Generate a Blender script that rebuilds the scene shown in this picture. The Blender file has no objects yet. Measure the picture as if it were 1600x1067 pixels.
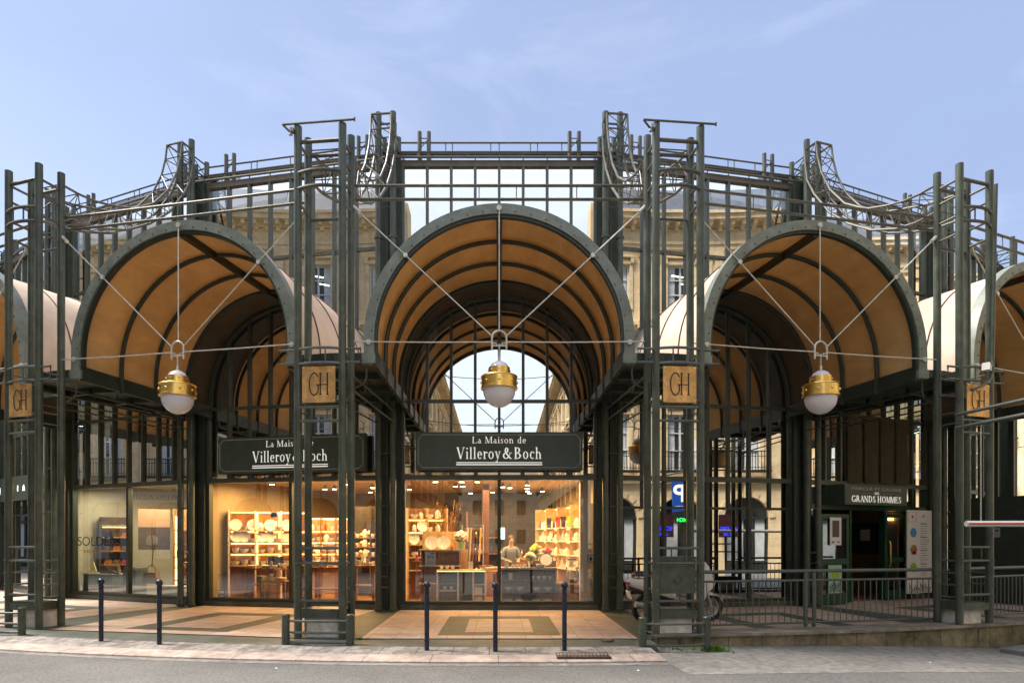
import bpy, math, random
from mathutils import Vector, Matrix
random.seed(7)
C = bpy.context.scene.collection
SC = bpy.context.scene
R = math.radians
# ------------------------------------------------------------------ camera
cd = bpy.data.cameras.new('camera'); cam = bpy.data.objects.new('camera', cd); C.objects.link(cam)
cam.location = (0, 0, 1.65); cam.rotation_euler = (R(90), 0, 0)
cd.lens = 22.5; cd.sensor_width = 36; cd.shift_x = 0.0125; cd.shift_y = 0.1928
cd.clip_start = .05; cd.clip_end = 2000
SC.camera = cam
# ------------------------------------------------------------------ world, sun, exposure
SUN_E, SUN_A = 58, -72          # elevation, azimuth (deg, clockwise from +Y) : high cloud-softened sun, left and beyond the hall
w = bpy.data.worlds.new('World'); SC.world = w; w.use_nodes = True
nt = w.node_tree; bg = nt.nodes['Background']
sky = nt.nodes.new('ShaderNodeTexSky'); sky.sky_type = 'NISHITA'; sky.sun_disc = False
sky.sun_elevation = R(SUN_E); sky.sun_rotation = R(SUN_A % 360); sky.air_density = 1.0; sky.dust_density = .6; sky.ozone_density = 2.5
# thin veil of high cloud mixed into the sky
tc = nt.nodes.new('ShaderNodeTexCoord'); mp = nt.nodes.new('ShaderNodeMapping'); mp.inputs['Scale'].default_value = (1.2, 1.2, 3.5)
no = nt.nodes.new('ShaderNodeTexNoise'); no.inputs['Scale'].default_value = 1.6; no.inputs['Detail'].default_value = 7; no.inputs['Roughness'].default_value = .55
cr = nt.nodes.new('ShaderNodeValToRGB'); cr.color_ramp.elements[0].position = .35; cr.color_ramp.elements[0].color = (.90, .90, .90, 1)
cr.color_ramp.elements[1].position = .75; cr.color_ramp.elements[1].color = (.97, .97, .97, 1)
mx = nt.nodes.new('ShaderNodeMix'); mx.data_type = 'RGBA'; mx.inputs['B'].default_value = (1.5, 1.8, 2.65, 1)
L = nt.links.new
mb2 = nt.nodes.new('ShaderNodeMix'); mb2.data_type = 'RGBA'; mb2.inputs['A'].default_value = (.80, 1.00, 1.52, 1); mb2.inputs['B'].default_value = (3.0, 3.35, 3.9, 1)   # brighter cloud veil behind the camera
sxy = nt.nodes.new('ShaderNodeSeparateXYZ'); dd = nt.nodes.new('ShaderNodeMapRange'); dd.inputs['From Min'].default_value = .15; dd.inputs['From Max'].default_value = -.75
ww = nt.nodes.new('ShaderNodeMapRange'); ww.inputs['From Min'].default_value = .55; ww.inputs['From Max'].default_value = .0; ww.inputs['To Max'].default_value = .28
ad_ = nt.nodes.new('ShaderNodeMath'); ad_.operation = 'ADD'; ad_.use_clamp = True; xx_ = nt.nodes.new('ShaderNodeMath'); xx_.operation = 'MULTIPLY_ADD'; xx_.inputs[1].default_value = -.13; 
L(tc.outputs['Generated'], sxy.inputs[0]); L(sxy.outputs[1], dd.inputs['Value']); L(sxy.outputs[2], ww.inputs['Value']); L(sxy.outputs[0], xx_.inputs[0]); L(ww.outputs[0], xx_.inputs[2])
L(dd.outputs[0], ad_.inputs[0]); L(xx_.outputs[0], ad_.inputs[1]); L(ad_.outputs[0], mb2.inputs['Factor']); 
w1 = nt.nodes.new('ShaderNodeMapping'); w1.inputs['Scale'].default_value = (1.0, 1.0, 2.6); w1.inputs['Rotation'].default_value = (0, .5, .3)
w2 = nt.nodes.new('ShaderNodeTexNoise'); w2.inputs['Scale'].default_value = 3.2; w2.inputs['Detail'].default_value = 9; w2.inputs['Roughness'].default_value = .6; w2.inputs['Distortion'].default_value = .6
w3 = nt.nodes.new('ShaderNodeMapRange'); w3.inputs['From Min'].default_value = .50; w3.inputs['From Max'].default_value = .80; w3.inputs['To Max'].default_value = .42
w4 = nt.nodes.new('ShaderNodeMix'); w4.data_type = 'RGBA'; w4.inputs['B'].default_value = (1.7, 1.8, 2.2, 1)
L(tc.outputs['Generated'], w1.inputs[0]); L(w1.outputs[0], w2.inputs['Vector']); L(w2.outputs['Fac'], w3.inputs['Value']); L(w3.outputs[0], w4.inputs['Factor']); L(mb2.outputs['Result'], w4.inputs['A']); L(w4.outputs['Result'], mx.inputs['B'])
L(tc.outputs['Generated'], mp.inputs['Vector']); L(mp.outputs['Vector'], no.inputs['Vector']); L(no.outputs['Fac'], cr.inputs['Fac'])
L(cr.outputs['Color'], mx.inputs['Factor']); L(sky.outputs['Color'], mx.inputs['A']); L(mx.outputs['Result'], bg.inputs['Color'])
bg.inputs['Strength'].default_value = .11
sl = bpy.data.lights.new('sun', 'SUN'); so = bpy.data.objects.new('sun', sl); C.objects.link(so)
sl.energy = 2.1; sl.angle = R(25); sl.color = (1, .93, .84)
az = R(SUN_A); el = R(SUN_E)
so.rotation_euler = (Vector((0, 0, 0)) - Vector((math.sin(az)*math.cos(el), math.cos(az)*math.cos(el), math.sin(el)))).to_track_quat('-Z', 'Y').to_euler()
so.location = (-10, -20, 40)
SC.view_settings.view_transform = 'Standard'; SC.view_settings.look = 'None'; SC.view_settings.gamma = 1
SC.view_settings.exposure = 2.22; SC.view_settings.use_curve_mapping = False
SC.render.engine = 'CYCLES'
SC.cycles.max_bounces = 8; SC.cycles.glossy_bounces = 5; SC.cycles.transparent_max_bounces = 12; SC.cycles.diffuse_bounces = 3
SC.cycles.sample_clamp_indirect = 4; SC.cycles.use_denoising = True
SC.cycles.caustics_reflective = False; SC.cycles.caustics_refractive = False

# ------------------------------------------------------------------ materials
M = {}
def mat(name, col, rough=.6, metal=0., n=None, b=None, emit=None, spec=.5, streak=False):
    """principled; n=(scale, amount[, col2]) colour noise, b=(scale, strength) bump"""
    m = bpy.data.materials.new(name); m.use_nodes = True; t = m.node_tree; p = t.nodes['Principled BSDF']
    p.inputs['Base Color'].default_value = (*col, 1); p.inputs['Roughness'].default_value = rough; p.inputs['Metallic'].default_value = metal
    p.inputs['Specular IOR Level'].default_value = spec
    co = t.nodes.new('ShaderNodeTexCoord')
    if n:
        mpp = t.nodes.new('ShaderNodeMapping'); t.links.new(co.outputs['Object'], mpp.inputs['Vector'])
        if streak: mpp.inputs['Scale'].default_value = (1, 1, .12)
        x = t.nodes.new('ShaderNodeTexNoise'); x.inputs['Scale'].default_value = n[0]; x.inputs['Detail'].default_value = 6; x.inputs['Roughness'].default_value = .65
        t.links.new(mpp.outputs['Vector'], x.inputs['Vector'])
        mr = t.nodes.new('ShaderNodeMapRange'); mr.inputs['From Min'].default_value = .3; mr.inputs['From Max'].default_value = .7
        t.links.new(x.outputs['Fac'], mr.inputs['Value'])
        k = t.nodes.new('ShaderNodeMix'); k.data_type = 'RGBA'
        c2 = n[2] if len(n) > 2 else [c*(1-n[1]) for c in col]
        c1 = col if len(n) > 2 else [min(1, c*(1+n[1]*.6)) for c in col]
        k.inputs['A'].default_value = (*c2, 1); k.inputs['B'].default_value = (*c1, 1)
        t.links.new(mr.outputs['Result'], k.inputs['Factor']); t.links.new(k.outputs['Result'], p.inputs['Base Color'])
        rr = t.nodes.new('ShaderNodeMapRange'); rr.inputs['To Min'].default_value = max(.02, rough-.1); rr.inputs['To Max'].default_value = min(1, rough+.12)
        t.links.new(x.outputs['Fac'], rr.inputs['Value']); t.links.new(rr.outputs['Result'], p.inputs['Roughness'])
    if b:
        x = t.nodes.new('ShaderNodeTexNoise'); x.inputs['Scale'].default_value = b[0]; x.inputs['Detail'].default_value = 4
        t.links.new(co.outputs['Object'], x.inputs['Vector'])
        bp = t.nodes.new('ShaderNodeBump'); bp.inputs['Strength'].default_value = b[1]; bp.inputs['Distance'].default_value = .02
        t.links.new(x.outputs['Fac'], bp.inputs['Height']); t.links.new(bp.outputs['Normal'], p.inputs['Normal'])
    if emit:
        p.inputs['Emission Color'].default_value = (*emit[:3], 1); p.inputs['Emission Strength'].default_value = emit[3]
    M[name] = m; return m

def math_n(t, op, a, bval=None, b=None):
    q = t.nodes.new('ShaderNodeMath'); q.operation = op
    t.links.new(a, q.inputs[0])
    if b is not None: t.links.new(b, q.inputs[1])
    elif bval is not None: q.inputs[1].default_value = bval
    return q.outputs[0]

def tiles(name, col, sx, sy, joint=.012, jcol=(.12, .11, .1), var=.12, rough=.6, ax=('X', 'Y'), stain=.3, use_uv=False, offset=False, mottle=2.5, spec=.4):
    m = bpy.data.materials.new(name); m.use_nodes = True; t = m.node_tree; p = t.nodes['Principled BSDF']
    co = t.nodes.new('ShaderNodeTexCoord'); sp = t.nodes.new('ShaderNodeSeparateXYZ')
    t.links.new(co.outputs['UV' if use_uv else 'Object'], sp.inputs[0])
    u = math_n(t, 'DIVIDE', sp.outputs[ax[0]], sx); v = math_n(t, 'DIVIDE', sp.outputs[ax[1]], sy)
    if offset:
        fl = math_n(t, 'FLOOR', v); par = math_n(t, 'MULTIPLY', fl, .5); u = math_n(t, 'ADD', u, b=par)
    fu = math_n(t, 'FRACT', u); fv = math_n(t, 'FRACT', v)
    ju = math_n(t, 'LESS_THAN', fu, joint/sx); jv = math_n(t, 'LESS_THAN', fv, joint/sy)
    j = math_n(t, 'MAXIMUM', ju, b=jv)
    cx = t.nodes.new('ShaderNodeCombineXYZ'); t.links.new(math_n(t, 'FLOOR', u), cx.inputs[0]); t.links.new(math_n(t, 'FLOOR', v), cx.inputs[1])
    wn = t.nodes.new('ShaderNodeTexWhiteNoise'); wn.noise_dimensions = '2D'; t.links.new(cx.outputs[0], wn.inputs['Vector'])
    n1 = t.nodes.new('ShaderNodeTexNoise'); n1.inputs['Scale'].default_value = mottle; n1.inputs['Detail'].default_value = 8; n1.inputs['Roughness'].default_value = .7
    t.links.new(co.outputs['Object'], n1.inputs['Vector'])
    mr = t.nodes.new('ShaderNodeMapRange'); mr.inputs['To Min'].default_value = 1-var; mr.inputs['To Max'].default_value = 1+var; t.links.new(wn.outputs['Value'], mr.inputs['Value'])
    m2 = t.nodes.new('ShaderNodeMapRange'); m2.inputs['From Min'].default_value = .32; m2.inputs['From Max'].default_value = .62; m2.inputs['To Min'].default_value = 1-stain; m2.inputs['To Max'].default_value = 1.05
    t.links.new(n1.outputs['Fac'], m2.inputs['Value'])
    mul = math_n(t, 'MULTIPLY', mr.outputs[0], b=m2.outputs[0])
    vm = t.nodes.new('ShaderNodeVectorMath'); vm.operation = 'SCALE'; vm.inputs[0].default_value = col; t.links.new(mul, vm.inputs['Scale'])
    k = t.nodes.new('ShaderNodeMix'); k.data_type = 'RGBA'; t.links.new(vm.outputs[0], k.inputs['A']); k.inputs['B'].default_value = (*jcol, 1)
    t.links.new(j, k.inputs['Factor']); t.links.new(k.outputs['Result'], p.inputs['Base Color'])
    p.inputs['Roughness'].default_value = rough; p.inputs['Specular IOR Level'].default_value = spec
    bp = t.nodes.new('ShaderNodeBump'); bp.inputs['Strength'].default_value = .6; bp.inputs['Distance'].default_value = .004; bp.invert = True
    t.links.new(j, bp.inputs['Height']); t.links.new(bp.outputs['Normal'], p.inputs['Normal'])
    M[name] = m; return m

def glass(name, refl, tint=(.9, .95, .93), gcol=(.9, .93, .92), wob=.02, wscale=.7):
    m = bpy.data.materials.new(name); m.use_nodes = True; t = m.node_tree
    for x in list(t.nodes): t.nodes.remove(x)
    o = t.nodes.new('ShaderNodeOutputMaterial'); g = t.nodes.new('ShaderNodeBsdfGlossy'); g.inputs['Roughness'].default_value = .004; g.inputs['Color'].default_value = (*gcol, 1)
    tr = t.nodes.new('ShaderNodeBsdfTransparent'); tr.inputs['Color'].default_value = (*tint, 1)
    f = t.nodes.new('ShaderNodeFresnel'); f.inputs['IOR'].default_value = 1.45
    ad = math_n(t, 'ADD', f.outputs[0], refl); mxs = t.nodes.new('ShaderNodeMixShader')
    co = t.nodes.new('ShaderNodeTexCoord'); n1 = t.nodes.new('ShaderNodeTexNoise'); n1.inputs['Scale'].default_value = wscale; n1.inputs['Detail'].default_value = 1
    t.links.new(co.outputs['Object'], n1.inputs['Vector']); bp = t.nodes.new('ShaderNodeBump'); bp.inputs['Strength'].default_value = wob; bp.inputs['Distance'].default_value = .1
    t.links.new(n1.outputs['Fac'], bp.inputs['Height']); t.links.new(bp.outputs['Normal'], g.inputs['Normal'])
    t.links.new(ad, mxs.inputs[0]); t.links.new(tr.outputs[0], mxs.inputs[1]); t.links.new(g.outputs[0], mxs.inputs[2]); t.links.new(mxs.outputs[0], o.inputs[0])
    M[name] = m; return m

def cloth(name, col, tcol, tf=.4, seamscale=None):
    m = bpy.data.materials.new(name); m.use_nodes = True; t = m.node_tree
    for x in list(t.nodes): t.nodes.remove(x)
    o = t.nodes.new('ShaderNodeOutputMaterial'); d = t.nodes.new('ShaderNodeBsdfDiffuse'); tr = t.nodes.new('ShaderNodeBsdfTranslucent')
    co = t.nodes.new('ShaderNodeTexCoord'); n1 = t.nodes.new('ShaderNodeTexNoise'); n1.inputs['Scale'].default_value = 1.3; n1.inputs['Detail'].default_value = 8; n1.inputs['Roughness'].default_value = .6
    t.links.new(co.outputs['Object'], n1.inputs['Vector'])
    k = t.nodes.new('ShaderNodeMix'); k.data_type = 'RGBA'; k.inputs['A'].default_value = (*[c*.8 for c in col], 1); k.inputs['B'].default_value = (*col, 1)
    mr = t.nodes.new('ShaderNodeMapRange'); mr.inputs['From Min'].default_value = .3; mr.inputs['From Max'].default_value = .65; t.links.new(n1.outputs['Fac'], mr.inputs['Value'])
    t.links.new(mr.outputs[0], k.inputs['Factor']); t.links.new(k.outputs['Result'], d.inputs['Color'])
    tr.inputs['Color'].default_value = (*tcol, 1)
    n2 = t.nodes.new('ShaderNodeTexNoise'); n2.inputs['Scale'].default_value = 90; t.links.new(co.outputs['Object'], n2.inputs['Vector'])
    bp = t.nodes.new('ShaderNodeBump'); bp.inputs['Strength'].default_value = .25; bp.inputs['Distance'].default_value = .004; t.links.new(n2.outputs['Fac'], bp.inputs['Height']); t.links.new(bp.outputs[0], d.inputs['Normal'])
    mxs = t.nodes.new('ShaderNodeMixShader'); mxs.inputs[0].default_value = tf
    t.links.new(d.outputs[0], mxs.inputs[1]); t.links.new(tr.outputs[0], mxs.inputs[2]); t.links.new(mxs.outputs[0], o.inputs[0])
    M[name] = m; return m

mat('steel', (.068, .083, .062), .31, n=(3.5, .42), b=(60, .05))
mat('steel_top', (.088, .084, .06), .45, n=(4, .45), b=(60, .05), streak=True)
mat('steel_frame', (.07, .082, .06), .4, n=(4, .3), b=(60, .05))
mat('roof_edge', (.10, .088, .066), .5, n=(4, .35), streak=True)
mat('louvre', (.16, .14, .09), .5, n=(6, .3))
mat('steel_dark', (.03, .042, .031), .42, n=(4, .3))
mat('steel_rung', (.10, .115, .105), .35, n=(7, .25))
mat('ring_paint', (.20, .225, .19), .42, n=(3, .25), b=(30, .06))
mat('rod', (.62, .62, .55), .4, .25, n=(10, .25))
mat('brass', (.92, .64, .2), .3, 1., n=(4, .12), b=(3, .02))
mat('brass_plate', (.74, .44, .17), .42, .55, n=(5, .3), b=(8, .05))
mat('engrave', (.03, .022, .015), .6)
mat('opal', (.72, .70, .74), .12, n=(3, .05))
mat('sign_green', (.056, .078, .058), .45, n=(6, .15))
mat('sign_line', (.30, .38, .34), .5)
mat('letter_white', (.85, .84, .8), .5, emit=(1, .97, .9, .12))
mat('white_lit', (.9, .9, .9), .5, emit=(.9, .93, 1, 1.5))
mat('white_block', (.82, .79, .76), .75, n=(7, .25))
mat('bollard_blue', (.012, .021, .045), .28, n=(8, .3), b=(40, .05))
mat('asphalt', (.185, .183, .178), .85, n=(26, .55), b=(130, .9))
mat('asphalt_pale', (.25, .24, .225), .88, n=(9, .45), b=(120, .8))
mat('concrete', (.27, .235, .18), .85, n=(5, .5), b=(30, .3))
mat('iron', (.07, .05, .04), .6, n=(20, .4))
mat('roof_slate', (.13, .15, .19), .5, n=(4, .25))
mat('roof_tile', (.35, .14, .08), .8, n=(5, .3))
mat('curtain', (.62, .66, .66), .8, n=(3, .2))
mat('frame_white', (.7, .7, .68), .5)
mat('frame_dark', (.03, .035, .03), .4)
mat('shop_wall', (.34, .27, .16), .8, n=(2, .1))
mat('shop_dark', (.06, .045, .035), .6, n=(3, .3))
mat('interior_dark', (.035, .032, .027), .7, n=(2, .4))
mat('shop_ceiling', (.62, .5, .36), .8, n=(1, .08))
mat('wood', (.28, .12, .045), .4, n=(8, .4), streak=True)
mat('wood_pale', (.55, .36, .17), .45, n=(6, .25), streak=True)
mat('shop_floor', (.32, .16, .075), .3, n=(6, .3))
mat('porcelain', (.8, .78, .72), .12)
mat('porcelain_blue', (.06, .09, .25), .15)
mat('gold', (.8, .5, .15), .2, 1.)
mat('white_paint', (.75, .73, .68), .5, n=(5, .08))
mat('grey_paint', (.18, .2, .18), .55, n=(4, .12))
mat('cream_wall', (.58, .54, .42), .7, n=(3, .08))
mat('red', (.6, .035, .02), .3); mat('green_bright', (.28, .52, .03), .3); mat('navy', (.02, .03, .1), .3); mat('yellow', (.75, .5, .03), .35)
mat('orange', (.7, .2, .03), .4); mat('purple', (.04, .008, .012), .4); mat('cardboard', (.4, .26, .13), .7)
mat('leaf', (.06, .14, .03), .6, n=(20, .4)); mat('leaf_dry', (.3, .2, .09), .7)
mat('flower_cream', (.8, .75, .45), .6, n=(30, .2)); mat('flower_white', (.82, .8, .66), .6, n=(30, .2)); mat('flower_red', (.5, .03, .06), .6); mat('flower_yellow', (.78, .6, .06), .6)
mat('grass', (.12, .26, .02), .7, n=(9, .4))
mat('spot', (1, .9, .7), .5, emit=(1, .72, .38, 14))
mat('glow', (1, .8, .5), .5, emit=(1, .55, .16, 1.9))
mat('screen', (.5, .7, .7), .3, emit=(.45, .75, .72, .9))
mat('led_green', (0, .5, 0), .5, emit=(.02, 1, .1, 1.2))
mat('led_blue', (0, .02, .5), .5, emit=(.02, .06, 1, .7))
mat('led_red', (.6, 0, 0), .5, emit=(1, .05, .03, 6))
mat('led_yellow', (.6, .4, 0), .5, emit=(1, .6, .1, 1.5))
mat('lamp_cold', (.7, 1, .8), .5, emit=(.8, 1, .75, 1.6))
mat('sign_blue', (.01, .08, .42), .4); mat('sticker_blue', (.02, .12, .4), .4); mat('sky_blue', (.1, .32, .6), .5)
mat('paper', (.78, .77, .75), .7); mat('ink', (.03, .03, .035), .7); mat('ink_pale', (.42, .4, .34), .6); mat('ink_grey', (.25, .25, .25), .7); mat('door_green', (.012, .06, .028), .3, n=(4, .2))
mat('pink', (.7, .1, .25), .5); mat('mint', (.35, .55, .42), .5); mat('poster_orange', (.72, .42, .28), .6); mat('poster_dark', (.12, .09, .08), .6)
mat('rubber', (.02, .02, .02), .8); mat('scooter_cream', (.72, .68, .62), .2, n=(3, .05)); mat('scooter_black', (.025, .025, .027), .35); mat('chrome', (.6, .6, .6), .15, 1.); mat('tail_red', (.4, .01, .01), .2)
mat('skin', (.55, .33, .23), .5); mat('hair', (.05, .03, .02), .6); mat('shirt_grey', (.22, .26, .32), .8); mat('trouser', (.04, .04, .06), .8)
mat('bag_brown', (.26, .15, .075), .5, n=(12, .3)); mat('barrier_white', (.75, .73, .7), .4); mat('slab_grey', (.13, .135, .14), .7, n=(6, .3)); mat('zinc', (.35, .36, .38), .5, .3)
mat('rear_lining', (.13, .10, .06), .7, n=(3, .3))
mat('copper_wall', (.13, .045, .022), .6, n=(2, .5), streak=True)
tiles('tile_pink', (.57, .425, .34), .44, .44, var=.09, stain=.3, jcol=(.25, .17, .13), joint=.011, rough=.55)
tiles('tile_dark', (.09, .105, .085), .44, .44, var=.12, stain=.35, jcol=(.06, .06, .055), joint=.009, rough=.6)
tiles('edge_stone', (.31, .285, .262), .56, .9, var=.12, stain=.5, jcol=(.09, .085, .07), joint=.014, rough=.85, use_uv=True, mottle=7)
tiles('kerb_stone', (.43, .345, .30), .98, 1.2, var=.1, stain=.35, jcol=(.17, .15, .13), joint=.016, rough=.8, use_uv=True, mottle=6)
tiles('wall_block', (.29, .25, .175), .62, 2.0, var=.16, stain=.55, jcol=(.06, .055, .045), joint=.012, rough=.85, use_uv=True, mottle=5)
tiles('ashlar', (.84, .66, .39), .95, .42, var=.05, stain=.22, jcol=(.5, .39, .25), joint=.014, rough=.85, ax=('X', 'Z'), offset=True, mottle=1.2)
tiles('ashlar_grey', (.68, .56, .40), .95, .42, var=.06, stain=.3, jcol=(.25, .2, .15), joint=.02, rough=.85, ax=('X', 'Z'), offset=True, mottle=1.2)
mat('stone_trim', (.82, .65, .39), .8, n=(2.2, .3), b=(12, .25))
glass('mirror_glass', .57, tint=(.55, .6, .56), gcol=(1, .98, .94), wob=.006, wscale=.8)
glass('roof_glass', .12, tint=(.9, .94, .97), wob=0)
glass('shop_glass', .16, tint=(.96, .97, .95), wob=.012, wscale=.9)
glass('mid_glass', .2, tint=(.85, .88, .84), wob=.012, wscale=.9)
glass('case_glass', .08, tint=(.95, .97, .95), wob=0)
cloth('fabric_out', (.85, .71, .585), (.85, .55, .3), .2)
cloth('fabric_in', (.78, .51, .225), (.6, .4, .18), .2)

def weather(name, scale, lo, hi=1.06, stretch=(1, 1, 1), tint=(1, 1, 1), f0=.38, f1=.62):
    m = M[name]; t = m.node_tree
    for nd, sock in [(n_, k_) for n_ in t.nodes for k_ in ('Base Color', 'Color') if n_.type in ('BSDF_PRINCIPLED', 'BSDF_DIFFUSE') and k_ in n_.inputs]:
        i = nd.inputs[sock]; src = i.links[0].from_socket if i.links else None
        co = t.nodes.new('ShaderNodeTexCoord'); mp_ = t.nodes.new('ShaderNodeMapping'); mp_.inputs['Scale'].default_value = stretch; mp_.inputs['Location'].default_value = (3.7, 1.3, 9.1)
        x = t.nodes.new('ShaderNodeTexNoise'); x.inputs['Scale'].default_value = scale; x.inputs['Detail'].default_value = 9; x.inputs['Roughness'].default_value = .72
        t.links.new(co.outputs['Object'], mp_.inputs[0]); t.links.new(mp_.outputs[0], x.inputs['Vector'])
        mr = t.nodes.new('ShaderNodeMapRange'); mr.inputs['From Min'].default_value = f0; mr.inputs['From Max'].default_value = f1; t.links.new(x.outputs['Fac'], mr.inputs['Value'])
        a_ = t.nodes.new('ShaderNodeMix'); a_.data_type = 'RGBA'; a_.inputs['A'].default_value = (lo*tint[0], lo*tint[1], lo*tint[2], 1); a_.inputs['B'].default_value = (hi, hi, hi, 1); t.links.new(mr.outputs[0], a_.inputs['Factor'])
        b_ = t.nodes.new('ShaderNodeMix'); b_.data_type = 'RGBA'; b_.blend_type = 'MULTIPLY'; b_.inputs['Factor'].default_value = 1; t.links.new(a_.outputs['Result'], b_.inputs['B'])
        if src: t.links.new(src, b_.inputs['A'])
        else: b_.inputs['A'].default_value = i.default_value
        t.links.new(b_.outputs['Result'], i)
weather('asphalt', .35, .72); weather('asphalt', 190, .55, 1.4, f0=.3, f1=.7); weather('asphalt_pale', .6, .7); weather('tile_pink', .9, .80); weather('tile_dark', 1.3, .72); weather('kerb_stone', 1.6, .75, f0=.42, f1=.55); weather('edge_stone', 3.2, .62, f0=.42, f1=.54)
weather('steel', 1.6, .72, 1.25, (1, 1, .35)); weather('steel', 30, .8, 1.0, tint=(1.5, 1.0, .7), f0=.28, f1=.36); weather('steel_top', 2.2, .7, 1.3); weather('ring_paint', 2.4, .75, 1.15)
weather('fabric_in', 1.1, .78, 1.08, (1, .4, 1), f0=.36, f1=.58); weather('fabric_out', .9, .82, 1.04, (1.5, 1, .3)); weather('brass', 3, .88, 1.06); weather('brass_plate', 3.5, .72, 1.15)
weather('concrete', 1.5, .55); weather('wall_block', 1.8, .6, tint=(1, 1.05, .8)); weather('white_block', 6, .8); weather('sign_green', 2, .88, 1.1)
# ------------------------------------------------------------------ mesh builder
class MB:
    def __init__(s): s.v = []; s.f = []; s.uv = None
    def quad(s, *p):
        i = len(s.v); s.v += [tuple(q) for q in p]; s.f.append(tuple(range(i, i+len(p)))); return s
    def box(s, c, d, rz=0, rx=0, ry=0):
        i = len(s.v); m = Matrix.Rotation(rz, 3, 'Z') @ Matrix.Rotation(rx, 3, 'X') @ Matrix.Rotation(ry, 3, 'Y')
        for z in (-.5, .5):
            for x, y in ((-.5, -.5), (.5, -.5), (.5, .5), (-.5, .5)):
                q = m @ Vector((x*d[0], y*d[1], z*d[2])); s.v.append((c[0]+q.x, c[1]+q.y, c[2]+q.z))
        s.f += [(i+3, i+2, i+1, i), (i+4, i+5, i+6, i+7)] + [(i+k, i+(k+1) % 4, i+4+(k+1) % 4, i+4+k) for k in range(4)]
        return s
    def bx(s, x0, x1, y0, y1, z0, z1): return s.box(((x0+x1)/2, (y0+y1)/2, (z0+z1)/2), (abs(x1-x0), abs(y1-y0), abs(z1-z0)))
    def tube(s, pts, r, n=8, closed=False, caps=True):
        P = [Vector(p) for p in pts]; k = len(P); rr = r if isinstance(r, (list, tuple)) else [r]*k
        T = []
        for i in range(k):
            if closed: t = (P[(i+1) % k]-P[i-1])
            else: t = (P[min(i+1, k-1)]-P[max(i-1, 0)])
            T.append(t.normalized() if t.length > 1e-9 else Vector((0, 0, 1)))
        a = T[0].orthogonal().normalized(); i0 = len(s.v)
        if abs(T[0].z) < .9: a = (Vector((0, 0, 1))-T[0]*T[0].z).normalized()
        for i in range(k):
            a = (a-T[i]*a.dot(T[i])).normalized(); b = T[i].cross(a)
            for j in range(n):
                th = 2*math.pi*j/n; q = P[i]+(a*math.cos(th)+b*math.sin(th))*rr[i]; s.v.append(tuple(q))
        m = k if closed else k-1
        for i in range(m):
            for j in range(n):
                A = i0+i*n+j; B = i0+i*n+(j+1) % n; D = i0+((i+1) % k)*n+j; E_ = i0+((i+1) % k)*n+(j+1) % n
                s.f.append((A, B, E_, D))
        if caps and not closed:
            s.f.append(tuple(i0+j for j in reversed(range(n)))); s.f.append(tuple(i0+(k-1)*n+j for j in range(n)))
        return s
    def lathe(s, prof, c=(0, 0, 0), n=24, m=None):
        i0 = len(s.v)
        for r, z in prof:
            for j in range(n):
                th = 2*math.pi*j/n; q = Vector((r*math.cos(th), r*math.sin(th), z))
                if m is not None: q = m @ q
                s.v.append((c[0]+q.x, c[1]+q.y, c[2]+q.z))
        for i in range(len(prof)-1):
            for j in range(n): s.f.append((i0+i*n+j, i0+i*n+(j+1) % n, i0+(i+1)*n+(j+1) % n, i0+(i+1)*n+j))
        return s
    def prism(s, poly, d0, d1, ax='y'):
        """poly in (a,b); extruded along ax from d0 to d1. ax y: (a,d,b); z: (a,b,d); x: (d,a,b)"""
        f = {'y': lambda a, b, d: (a, d, b), 'z': lambda a, b, d: (a, b, d), 'x': lambda a, b, d: (d, a, b)}[ax]
        i = len(s.v); n = len(poly)
        s.v += [f(a, b, d0) for a, b in poly] + [f(a, b, d1) for a, b in poly]
        s.f += [tuple(range(i, i+n)), tuple(reversed(range(i+n, i+2*n)))] + [(i+k, i+n+k, i+n+(k+1) % n, i+(k+1) % n) for k in range(n)]
        return s
    def arcband(s, r0, r1, y0, y1, zc, a0=0, a1=math.pi, n=40, zleg=None):
        """annular box section swept along an arch in the xz plane"""
        path = [(math.cos(a0+(a1-a0)*i/n), math.sin(a0+(a1-a0)*i/n)) for i in range(n+1)]
        ring = []
        if zleg is not None: ring.append((r0*1.0, r1*1.0, 0, zleg, 1))
        i0 = len(s.v); K = 0
        def add(xi, zi, xo, zo):
            s.v.extend([(xi, y0, zi), (xo, y0, zo), (xo, y1, zo), (xi, y1, zi)])
        if zleg is not None: add(r0, zleg, r1, zleg); K += 1
        for cx, sz in path: add(r0*cx, zc+r0*sz, r1*cx, zc+r1*sz); K += 1
        if zleg is not None: add(-r0, zleg, -r1, zleg); K += 1
        for k in range(K-1):
            A = i0+4*k; B = A+4
            for q in range(4): s.f.append((A+q, A+(q+1) % 4, B+(q+1) % 4, B+q))
        s.f += [(i0+3, i0+2, i0+1, i0), tuple(i0+4*(K-1)+q for q in range(4))]
        return s
    def build(s, name, m, parent=None, smooth=True, loc=None, rz=0, ang=.7):
        me = bpy.data.meshes.new(name); me.from_pydata(s.v, [], s.f)
        if s.uv:
            u = me.uv_layers.new(name='UVMap')
            for l in me.loops: u.data[l.index].uv = s.uv[l.vertex_index]
        me.materials.append(M[m] if isinstance(m, str) else m)
        import bmesh
        bm = bmesh.new(); bm.from_mesh(me); bmesh.ops.recalc_face_normals(bm, faces=bm.faces); bm.to_mesh(me); bm.free()
        if smooth:
            me.polygons.foreach_set('use_smooth', [True]*len(me.polygons)); me.set_sharp_from_angle(angle=ang)
        me.update()
        o = bpy.data.objects.new(name, me); C.objects.link(o)
        if parent: o.parent = parent
        if loc: o.location = loc
        o.rotation_euler.z = rz
        return o

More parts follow.
